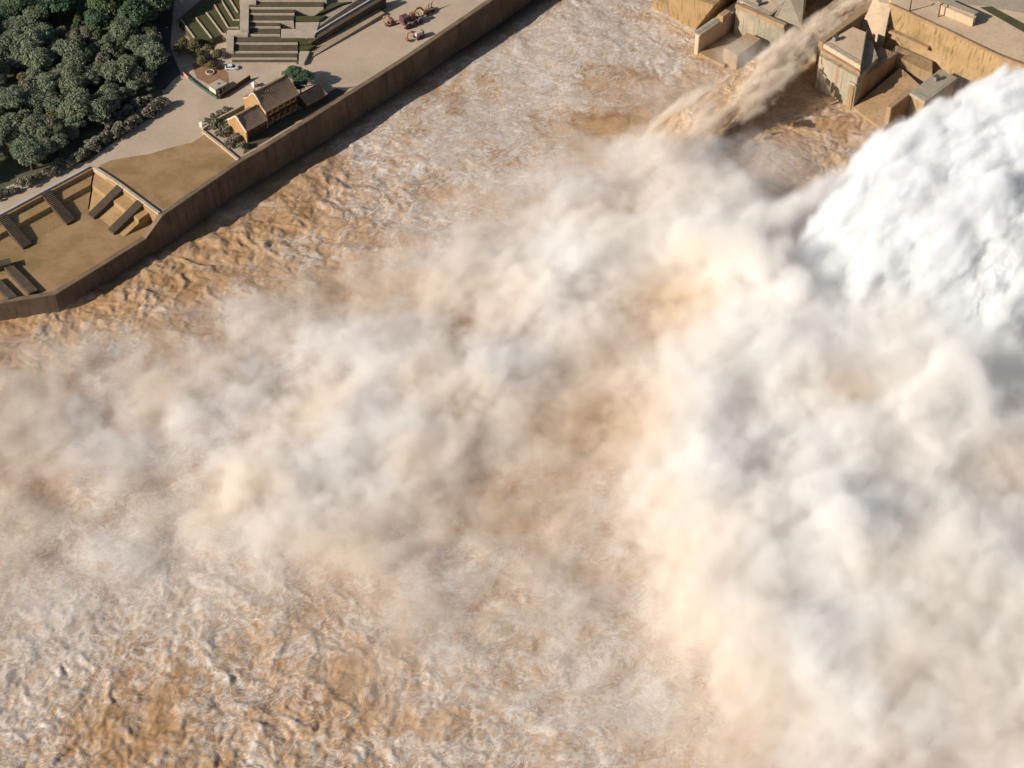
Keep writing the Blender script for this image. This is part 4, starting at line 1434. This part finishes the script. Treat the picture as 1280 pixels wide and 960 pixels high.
def build_spillway():
    def T(name, u, v, label, cat):
        t = empty(name, P(u, v, 0))
        tag(t, label, cat)
        return t, t.location.copy()
    # A: ochre end wall and its pier
    t, o = T('end_wall', 840, 30, 'ochre stained end wall of the spillway beside the open river', 'wall')
    solid('wall_face', [P(838, -12, 13) - o, P(893, 7, 13) - o, P(945, -40, 13) - o, P(880, -60, 13) - o],
          [P(808, 10, -2) - o, P(866, 41, -2) - o, P(930, 0, -2) - o, P(870, -40, -2) - o], M_OCHRE, t, .1)
    solid('buttress', [P(844, -10, 13.2) - o, P(851, -7, 13.2) - o, P(856, -11, 13.2) - o, P(849, -14, 13.2) - o],
          [P(826, 20, -2) - o, P(834, 24, -2) - o, P(842, 18, -2) - o, P(834, 14, -2) - o], M_WET, t, .1)
    t, o = T('dividing_pier', 880, 55, 'beige dividing pier with a dark shaded side next to the ochre end wall', 'pier')
    vb('pier_wall', [(869, 41, 8), (874, 44, 8), (934, 4, 8), (926, -4, 8)], -3, M_BEIGE, t, o)
    vb('coping', [(866.5, 40, 8.5), (875, 44.5, 8.5), (900, 26.5, 8.5), (892, 22, 8.5)], 8.003, M_PALE, t, o, .1)
    vb('post', [(897, 18, 10.5), (904, 21, 10.5), (914, 14, 10.5), (907, 11, 10.5)], 8.0, M_BROWNC, t, o, .1)
    t, o = T('ledge', 910, 60, 'low brown ledge at the foot of the first dividing pier', 'ledge')
    vb('slab', [(873, 66, .9), (905, 82, .9), (965, 38, .9), (935, 24, .9)], -3, M_BROWNC, t, o)
    t, o = T('buffer_block', 905, 65, 'small grey block standing in spray between ledge and brown jet', 'block')
    vb('block', [(904, 60, 6), (922, 70, 6), (952, 48, 6), (934, 40, 6)], -3, M_BROWNC, t, o, .3)
    # B: gate block left of the chute
    t, o = T('gate_block', 960, 15, 'bright beige gate block with a brown parapet left of the brown jet', 'block')
    vb('body', [(920, 8, 12), (981, 34, 12), (1003, 24, 12), (1003, -40, 12), (930, -40, 12)], -3, M_WET, t, o)
    vb('parapet', [(919, 5, 13.6), (980, 32, 13.6), (984, 29, 13.6), (923, 2, 13.6)], 12.003, M_BROWNC, t, o, .1)
    vb('deck', [(925, 1, 13), (962, 20, 13), (990, -2, 13), (990, -40, 13), (930, -40, 13)], 12.004, M_BEIGE, t, o, .1)
    solid('sloped_face', [P(988, -2, 15) - o, P(1006, -8, 15) - o, P(1010, -40, 15) - o, P(988, -40, 15) - o],
          [P(966, 21, 12) - o, P(1002, 35, 12) - o, P(1012, -20, 12) - o, P(984, -30, 12) - o], M_GREY, t, .1)
    t, o = T('chute_wall', 1010, 30, 'brown wall on the left edge of the chute that feeds the brown jet', 'wall')
    vb('wall', [(1002, 33, 11), (1008, 36, 11), (1062, -6, 11), (1054, -10, 11)], -3, M_BROWNC, t, o)
    t, o = T('chute_wall', 1060, 25, 'long brown wall on the right edge of the chute that feeds the brown jet', 'wall')
    vb('wall', [(1023, 51, 14), (1029, 54, 14), (1100, 2, 14), (1093, -3, 14)], -3, M_BROWNC, t, o)
    t, o = T('chute', 1050, 15, 'grey chute floor between the two brown chute walls', 'chute')
    solid('floor', [P(1008, 44, 7) - o, P(1026, 54, 7) - o, P(1100, 0, 10) - o, P(1068, -14, 10) - o],
          [P(1008, 44, 7) - o - Vector((0, 0, 12)), P(1026, 54, 7) - o - Vector((0, 0, 12)), P(1100, 0, 10) - o - Vector((0, 0, 15)), P(1068, -14, 10) - o - Vector((0, 0, 15))], M_GREY, t, .1)
    # C: main pier block
    t, o = T('gate_pier', 1055, 90, 'tall beige pier block with a grey green front facing the river', 'pier')
    vb('platform', [(1029, 55, 15), (1076, 83, 15), (1083, 40, 15), (1066, 33, 15)], 10, M_BEIGE, t, o)
    vb('ledge', [(1026, 62, 13.6), (1075, 91, 13.6), (1078, 84, 13.6), (1030, 56, 13.6)], 10, M_BROWNC, t, o, .1)
    vb('front', [(1024, 70, 12.6), (1072, 98, 12.6), (1098, 72, 12.6), (1090, 50, 12.6), (1042, 50, 12.6)], -3, M_WET, t, o, .2)
    vb('joint_rib', [(1046, 82.5, 12.75), (1049, 84.2, 12.75), (1053, 81, 12.75), (1050, 79, 12.75)], -3, M_BROWNC, t, o, .05)
    t, o = T('dividing_pier', 1085, 95, 'long brown topped dividing pier with a dark shaded side right of the tall pier block', 'pier')
    vb('pier_wall', [(1062, 103, 10), (1068, 106, 10), (1122, 66, 10), (1100, 58, 10), (1076, 86, 10)], -3, M_BROWNC, t, o)
    vb('coping', [(1060.5, 102, 10.6), (1069, 106.5, 10.6), (1078, 100, 10.6), (1069, 95.5, 10.6)], 10.003, M_PALE, t, o, .1)
    # stilling floor and apron
    t, o = T('apron', 1095, 125, 'sloping brown apron running down to the churned water', 'apron')
    solid('slope', [P(1066, 134, 1.0) - o, P(1104, 162, 1.0) - o, P(1150, 106, 6) - o, P(1126, 84, 6) - o],
          [P(1066, 134, 1) - o - Vector((0, 0, 5)), P(1104, 162, 1) - o - Vector((0, 0, 5)), P(1150, 106, 6) - o - Vector((0, 0, 10)), P(1126, 84, 6) - o - Vector((0, 0, 10))], M_BROWNC, t, .1)
    vb('step', [(1112, 66, 8), (1150, 86, 8), (1166, 92, 8), (1166, 76, 8), (1120, 56, 8)], -3, M_BROWNC, t, o)
    t, o = T('dividing_pier', 1120, 135, 'short beige dividing pier beside the white jet with a dark side', 'pier')
    vb('pier_wall', [(1108, 133, 8), (1114, 136, 8), (1142, 114, 8), (1134, 110, 8)], -3, M_BROWNC, t, o)
    t, o = T('roof_slab', 1165, 105, 'smooth grey concrete slab roof beside the edge of the white jet', 'slab')
    vb('slab', [(1137, 116, 9.5), (1156, 128, 9.5), (1198, 97, 9.5), (1175, 86, 9.5)], 8.4, M_GREY, t, o)
    vb('base', [(1139, 116, 8.398), (1156, 127, 8.398), (1196, 97, 8.398), (1175, 88, 8.398)], -3, M_OCHRE, t, o)
    # D: big ochre wall and crest
    t, o = T('spillway_wall', 1170, 60, 'big ochre sloping wall with vertical stains under the crest road', 'wall')
    solid('wall_face', [P(1112, 5, 18) - o, P(1250, 70, 18) - o, P(1330, 100, 18) - o, P(1420, 60, 18) - o, P(1160, -60, 18) - o],
          [P(1098, 58, 4) - o, P(1206, 107, 4) - o, P(1320, 155, 4) - o, P(1420, 60, 2) - o, P(1160, -60, 2) - o], M_OCHRE, t, .1)
    solid('seam_ledge', [P(1100, 33, 11.3) - o, P(1160, 60, 11.3) - o, P(1162, 57, 11.3) - o, P(1103, 30, 11.3) - o], [P(1099, 36, 10.6) - o, P(1159, 63, 10.6) - o, P(1164, 60, 10.6) - o, P(1105, 32, 10.6) - o], M_BROWNC, t, .02)
    wl = [P(1112, 4, 18.9), P(1182, 36, 18.9), P(1250, 69, 18.9), P(1330, 99, 18.9)]
    wall_line('parapet', [p - o for p in wl], 18.003, 18.9, .8, M_BROWNC, t)
    t, o = T('side_block', 1100, 20, 'pale beige block filling the corner between chute wall and ochre wall', 'block')
    solid('block', [P(1098, 2, 17.5) - o, P(1114, 6, 17.5) - o, P(1130, -30, 17.5) - o, P(1104, -30, 17.5) - o], [P(1080, 24, 13) - o, P(1108, 34, 13) - o, P(1130, -20, 13) - o, P(1100, -20, 13) - o], M_BEIGE, t, .1)
    vb('base', [(1079, 18, 13.2), (1108, 34, 13.2), (1130, -20, 13.2), (1100, -20, 13.2)], -3, M_BEIGE, t, o, .1)
    # crest road level behind the wall
    cr = [(1114, 3, 18.05), (1252, 67, 18.05), (1332, 97, 18.05), (1500, 30, 18.05), (1500, -300, 18.05), (900, -300, 18.05), (1000, -60, 18.05), (1100, -30, 18.05)]
    ob = solid('crest_road', [P(*p) for p in cr], drop(cr, -3), M_BEIGE)
    tag(ob, kind='structure')
    rd = [(1160, 0, 18.1), (1232, 8, 18.1), (1290, 18, 18.1), (1290, -60, 18.1), (1160, -60, 18.1)]
    ob = solid('access_road', [P(*p) for p in rd], [q for q in drop(rd, 17.8)], M_GREY)
    tag(ob, kind='structure')
    gr = [(1225, 9, 18.12), (1240, 8, 18.12), (1296, 38, 18.12), (1290, 46, 18.12)]
    ob = solid('verge', [P(*p) for p in gr], drop(gr, 17.8), M_GRASS)
    tag(ob, kind='structure')
    t, o = T('control_house', 1195, 15, 'long low grey roofed control house on the crest road', 'building')
    vb('wall', [(1176, 7, 21), (1217, 24, 21), (1221, 20, 21), (1180, 3, 21)], 18, M_BEIGE, t, o, .02)
    vb('roof', [(1172, 2, 21.5), (1218, 18, 21.5), (1224, 15, 21.5), (1178, -5, 21.5)], 21.003, M_GREY, t, o, .05)
    for k in range(5):
        u = 1182 + k * 7.5
        vb('window', [(u, 9.0 + k * 3.1, 20.2), (u + 3.5, 10.45 + k * 3.1, 20.2), (u + 4.2, 9.8 + k * 3.1, 20.2), (u + .7, 8.3 + k * 3.1, 20.2)], 18.9, M_DARKSTEP, t, o, 0)
    for u, v, lab in ((1137, 14, 'dark lamp post on the crest parapet above the pale corner block'), (1173, 21, 'dark lamp post on the crest parapet beside the control house')):
        t, o = T('lamp_post', u, v, lab, 'lamp post')
        b = P(u, v, 18)
        t.location = b
        bm = bmesh.new()
        tube(bm, [Vector((0, 0, 0)), Vector((0, 0, 4.6))], [.28, .16], 8)
        bm_obj('pole', bm, M_DARKSTEP, t)
        bm = bmesh.new()
        bmesh.ops.create_cube(bm, size=1, matrix=Matrix.Translation((.45, .45, 4.7)) @ Matrix.Rotation(R(45), 4, 'Z') @ Matrix.Diagonal((1.7, .4, .18, 1)))
        bm_obj('lamp_head', bm, M_DARKSTEP, t)


def railing(pts, z, label):
    ps = [P(u, v, z) for u, v in pts]
    t = empty('railing', ps[0])
    c = t.location.copy()
    bm = bmesh.new()
    tube(bm, [p - c + Vector((0, 0, 1.15)) for p in ps], [.07] * len(ps), 6)
    bm_obj('top_rail', bm, M_METAL, t)
    bm = bmesh.new()
    tube(bm, [p - c + Vector((0, 0, .6)) for p in ps], [.05] * len(ps), 6)
    bm_obj('mid_rail', bm, M_METAL, t)
    for a, b in zip(ps[:-1], ps[1:]):
        n = max(1, int((b - a).length / 2.4))
        for k in range(n + 1):
            p = a.lerp(b, k / n) - c
            bm = bmesh.new()
            tube(bm, [p, p + Vector((0, 0, 1.15))], [.06, .06], 5)
            bm_obj('post', bm, M_METAL, t)
    tag(t, label, 'railing')


def build_fittings():
    railing([(1030, 55), (1076, 83), (1083, 41)], 15.0, 'metal railing round the platform of the tall pier block')
    railing([(1068, 104), (1121, 67)], 10.0, 'metal railing along the long brown topped dividing pier')
    railing([(872, 43), (932, 4)], 8.0, 'metal railing along the first beige dividing pier')
    railing([(1141, 117), (1157, 126), (1194, 98)], 9.5, 'metal railing round the grey slab roof beside the white jet')
    railing([(926, 2), (962, 20), (988, -1)], 13.0, 'metal railing on the deck of the beige gate block')
    for u, v, lab in ((1044, 50, 'steel hoist cabinet on the platform of the tall pier block'), (948, 6, 'steel hoist cabinet on the deck of the gate block'), (1170, 100, 'steel hatch box on the grey slab roof')):
        z = {1044: 15.0, 948: 13.0, 1170: 9.5}[u]
        b = P(u, v, z)
        t = empty('hoist_cabinet', b)
        fbox('case', Vector((0, 0, 0)), -.9, .9, -.6, .6, 0, 1.5, M_METAL, t, bevel=.06)
        fbox('lid', Vector((0, 0, 0)), -1.0, 1.0, -.7, .7, 1.503, 1.65, M_DARKSTEP, t)
        tag(t, lab, 'cabinet')


# ------------------------------------------------------------------ the two jets
def jet_mesh(name, path, width, thick, n_s, n_w, seed, amp, stretch=.4, lumps=3.4):
    """body of falling water: closed sheet swept along a path, its skin broken into billows stretched along the fall"""
    path = [np.array(p) for p in path]
    k = len(path)
    tt = np.linspace(0, k - 1, n_s)

    def interp(vals):
        vals = np.array(vals, float)
        i = np.clip(np.floor(tt).astype(int), 0, k - 2)
        f = (tt - i)[:, None] if vals.ndim > 1 else tt - i
        p0 = vals[np.clip(i - 1, 0, k - 1)]
        p1, p2 = vals[i], vals[i + 1]
        p3 = vals[np.clip(i + 2, 0, k - 1)]
        return .5 * (2 * p1 + (p2 - p0) * f + (2 * p0 - 5 * p1 + 4 * p2 - p3) * f ** 2 + (3 * p1 - p0 - 3 * p2 + p3) * f ** 3)
    C = interp(path)
    W = interp(width)
    H = interp(thick)
    D = np.gradient(C, axis=0)
    D /= np.linalg.norm(D, axis=1)[:, None]
    up = np.array([0, 0, 1.0])
    side = np.cross(D, up)
    side /= np.linalg.norm(side, axis=1)[:, None]
    nrm = np.cross(side, D)
    th = np.linspace(0, 2 * np.pi, n_w, endpoint=False)
    cx = np.sign(np.cos(th)) * np.abs(np.cos(th)) ** .8
    cy = np.sign(np.sin(th)) * np.abs(np.sin(th)) ** .8
    pos = C[:, None, :] + side[:, None, :] * (W[:, None] * cx[None, :])[..., None] + nrm[:, None, :] * (H[:, None] * cy[None, :])[..., None]
    rad = side[:, None, :] * (cx[None, :] * .8)[..., None] + nrm[:, None, :] * cy[None, :][..., None]
    rad /= np.linalg.norm(rad, axis=2)[..., None]
    # noise in a frame that follows the fall
    arc = np.concatenate([[0], np.cumsum(np.linalg.norm(np.diff(C, axis=0), axis=1))])
    a = np.broadcast_to(arc[:, None], (n_s, n_w)).ravel()
    b = (W[:, None] * cx[None, :]).ravel()
    c = (H[:, None] * cy[None, :]).ravel()
    w1 = fbm3(a / 16, b / 12, c / 12, 3, .5, seed + 50) * 5
    w2 = fbm3(a / 16 + 40, b / 12, c / 12, 3, .5, seed + 60) * 4
    a2, b2 = a * stretch + w1, b + w2
    big = fbm3(a2 / (lumps * 4), b2 / (lumps * 4), c / (lumps * 4), 3, .5, seed)
    bil = 0
    for q in range(4):
        e = lumps / 2.05 ** q
        n_ = noise3(a2 / e + 9 * q, b2 / e, c / e, seed + 9 + q)
        bil = bil + .56 ** q * np.sqrt(n_ * n_ + .012)
    bil = bil * 1.3 - .8
    fine = fbm3(a2 / 1.1, b2 / 1.1, c / 1.1, 3, .6, seed + 20)
    d = amp * (big * 1.3 + bil * .6 + fine * .08)
    ends = np.minimum(1, np.minimum(tt / 2, 10))
    pos = pos + rad * d.reshape(n_s, n_w)[..., None]
    V = pos.reshape(-1, 3)
    j = np.arange(n_w)
    i = np.arange(n_s - 1)[:, None]
    A = (i * n_w + j).ravel()
    B = (i * n_w + (j + 1) % n_w).ravel()
    Q = np.stack([A, B, B + n_w, A + n_w], 1)
    V = np.concatenate([V, C[:1], C[-1:]])
    n = n_s * n_w
    cap0 = np.stack([(j + 1) % n_w, j, np.full(n_w, n), np.full(n_w, n)], 1)
    me = mesh_np(name, V, Q, True)
    return me


def spray_shell(name, core, lo, hi, vox, thick, dens, colour, stretch, scale, step, fall=0.0, tear=3.4, cover=.42):
    """torn spray hugging the body of a jet: a volume that follows the distance to it"""
    vd = bpy.data.volumes.new(name)
    o = bpy.data.objects.new(name, vd)
    COL.objects.link(o)
    o.parent = core
    tree = bpy.data.node_groups.new(name, 'GeometryNodeTree')
    tree.interface.new_socket('Geometry', in_out='INPUT', socket_type='NodeSocketGeometry')
    tree.interface.new_socket('Geometry', in_out='OUTPUT', socket_type='NodeSocketGeometry')
    nt = NT(tree)
    go = nt.add('NodeGroupOutput')
    pos = nt.add('GeometryNodeInputPosition').outputs[0]
    oi = nt.add('GeometryNodeObjectInfo')
    oi.inputs['Object'].default_value = core
    pr = nt.add('GeometryNodeProximity')
    nt.l.new(oi.outputs['Geometry'], pr.inputs[0])
    nt.l.new(pos, pr.inputs['Sample Position'])
    dist = pr.outputs['Distance']
    rot = nt.add('ShaderNodeVectorRotate', rotation_type='Z_AXIS')
    nt.put(rot.inputs['Vector'], pos)
    rot.inputs['Angle'].default_value = -R(45)
    tilt = nt.add('ShaderNodeVectorRotate', rotation_type='Y_AXIS')
    nt.put(tilt.inputs['Vector'], rot.outputs[0])
    tilt.inputs['Angle'].default_value = fall
    q = nt.vmath('MULTIPLY', tilt.outputs[0], (stretch, 1, 1))
    w = nt.noise(q, 1 / (scale * 1.6), 2, .5, color=True)
    wv = nt.vmath('MULTIPLY_ADD', w, (scale, scale, scale))
    wv.node.inputs[2].default_value = (-scale / 2,) * 3
    q = nt.vmath('ADD', q, wv)
    n1 = nt.noise(q, 1 / scale, 6, .62, 2.1, 0)
    n2 = nt.noise(q, 1 / (scale * 4), 3, .5, 2.1, 0)
    T = nt.math('ADD', nt.math('MULTIPLY', nt.math('SUBTRACT', n1, .38), tear), nt.math('MULTIPLY', nt.math('SUBTRACT', n2, .5), 4.2))
    T = nt.math('MULTIPLY', nt.math('ADD', T, cover), thick)
    k = nt.math('SUBTRACT', T, dist)
    d = nt.maprange(k, 0.0, thick * .8, 0.0, dens, True)
    vc = nt.add('GeometryNodeVolumeCube')
    nt.put(vc.inputs['Density'], d)
    vc.inputs['Min'].default_value = lo
    vc.inputs['Max'].default_value = hi
    for i, nme in enumerate(('Resolution X', 'Resolution Y', 'Resolution Z')):
        vc.inputs[nme].default_value = int((hi[i] - lo[i]) / vox)
    m, mt, out = new_mat(name)
    vol = mt.add('ShaderNodeVolumePrincipled')
    vol.inputs['Density'].default_value = 1.0
    vol.inputs['Density Attribute'].default_value = 'density'
    vol.inputs['Anisotropy'].default_value = MIST_G
    vol.inputs['Color'].default_value = (*colour, 1)
    mt.l.new(vol.outputs[0], out.inputs['Volume'])
    m.cycles.volume_step_rate = step
    vd.materials.append(m)
    sm = nt.add('GeometryNodeSetMaterial')
    sm.inputs['Material'].default_value = m
    nt.l.new(vc.outputs[0], sm.inputs[0])
    nt.l.new(sm.outputs[0], go.inputs[0])
    md = o.modifiers.new('spray', 'NODES')
    md.node_group = tree
    return o


def build_jets():
    m, nt, out = new_mat('white_water')
    pos = geo_pos(nt)
    n = nt.noise(pos, .35, 5, .6)
    col = nt.mix(nt.maprange(n, .35, .7, 0, 1, True), (.48, .505, .525), (.60, .615, .62))
    b = principled(nt, out, col, .8, bump(nt, nt.noise(pos, 1.0, 5, .6), .3, .5), spec=.1)
    path = [P(1500, 120, 30), P(1380, 142, 33), P(1275, 200, 31), P(1185, 278, 23), P(1132, 365, 12), P(1108, 455, 0)]
    me = jet_mesh('white_jet', path, [19, 22, 27, 32, 30, 23], [8, 9, 9, 8, 7, 5], 300, 400, 5, 2.6, .5, 4.0)
    o = link_mesh('water_jet', me, m)
    tag(o, 'huge white jet of foaming water plunging from the right into the river', 'water jet')
    spray_shell('spray', o, (62, 368, 0), (205, 520, 50), .55, 4.6, .5, (.968, .973, .98), .6, 5.5, .4, R(28), 3.4, .62)
    m, nt, out = new_mat('muddy_white_water')
    pos = geo_pos(nt)
    n = nt.noise(pos, .3, 5, .65)
    col = nt.mix(nt.maprange(n, .36, .62, 0, 1, True), (.40, .23, .10), (.54, .39, .25))
    principled(nt, out, col, .7, bump(nt, nt.noise(pos, 1.0, 5, .65), .4, .5), spec=.2)
    path = [P(1075, 2, 11), P(1035, 30, 11), P(985, 65, 11), P(930, 110, 9), P(870, 158, 5), P(815, 200, -1)]
    me = jet_mesh('muddy_jet', path, [2.4, 3.6, 5.4, 7.4, 9.2, 10.5], [.8, 1.0, 1.3, 1.5, 1.5, 1.2], 460, 260, 31, 1.2, .3, 2.2)
    o = link_mesh('water_jet', me, m)
    tag(o, 'narrow muddy brown jet shooting out of the chute between concrete piers', 'water jet')
    spray_shell('spray', o, (34, 462, 0), (125, 556, 20), .45, 3.4, .3, (.95, .87, .76), .4, 3.4, .5, R(8))


build_river()
C0 = build_land()
build_sunken_yard(C0)
build_halls()
build_booth()
build_car()
build_machines()
build_terraces()
build_trees()
build_spillway()
build_fittings()
build_jets()
if not NOMIST:
    build_mist()
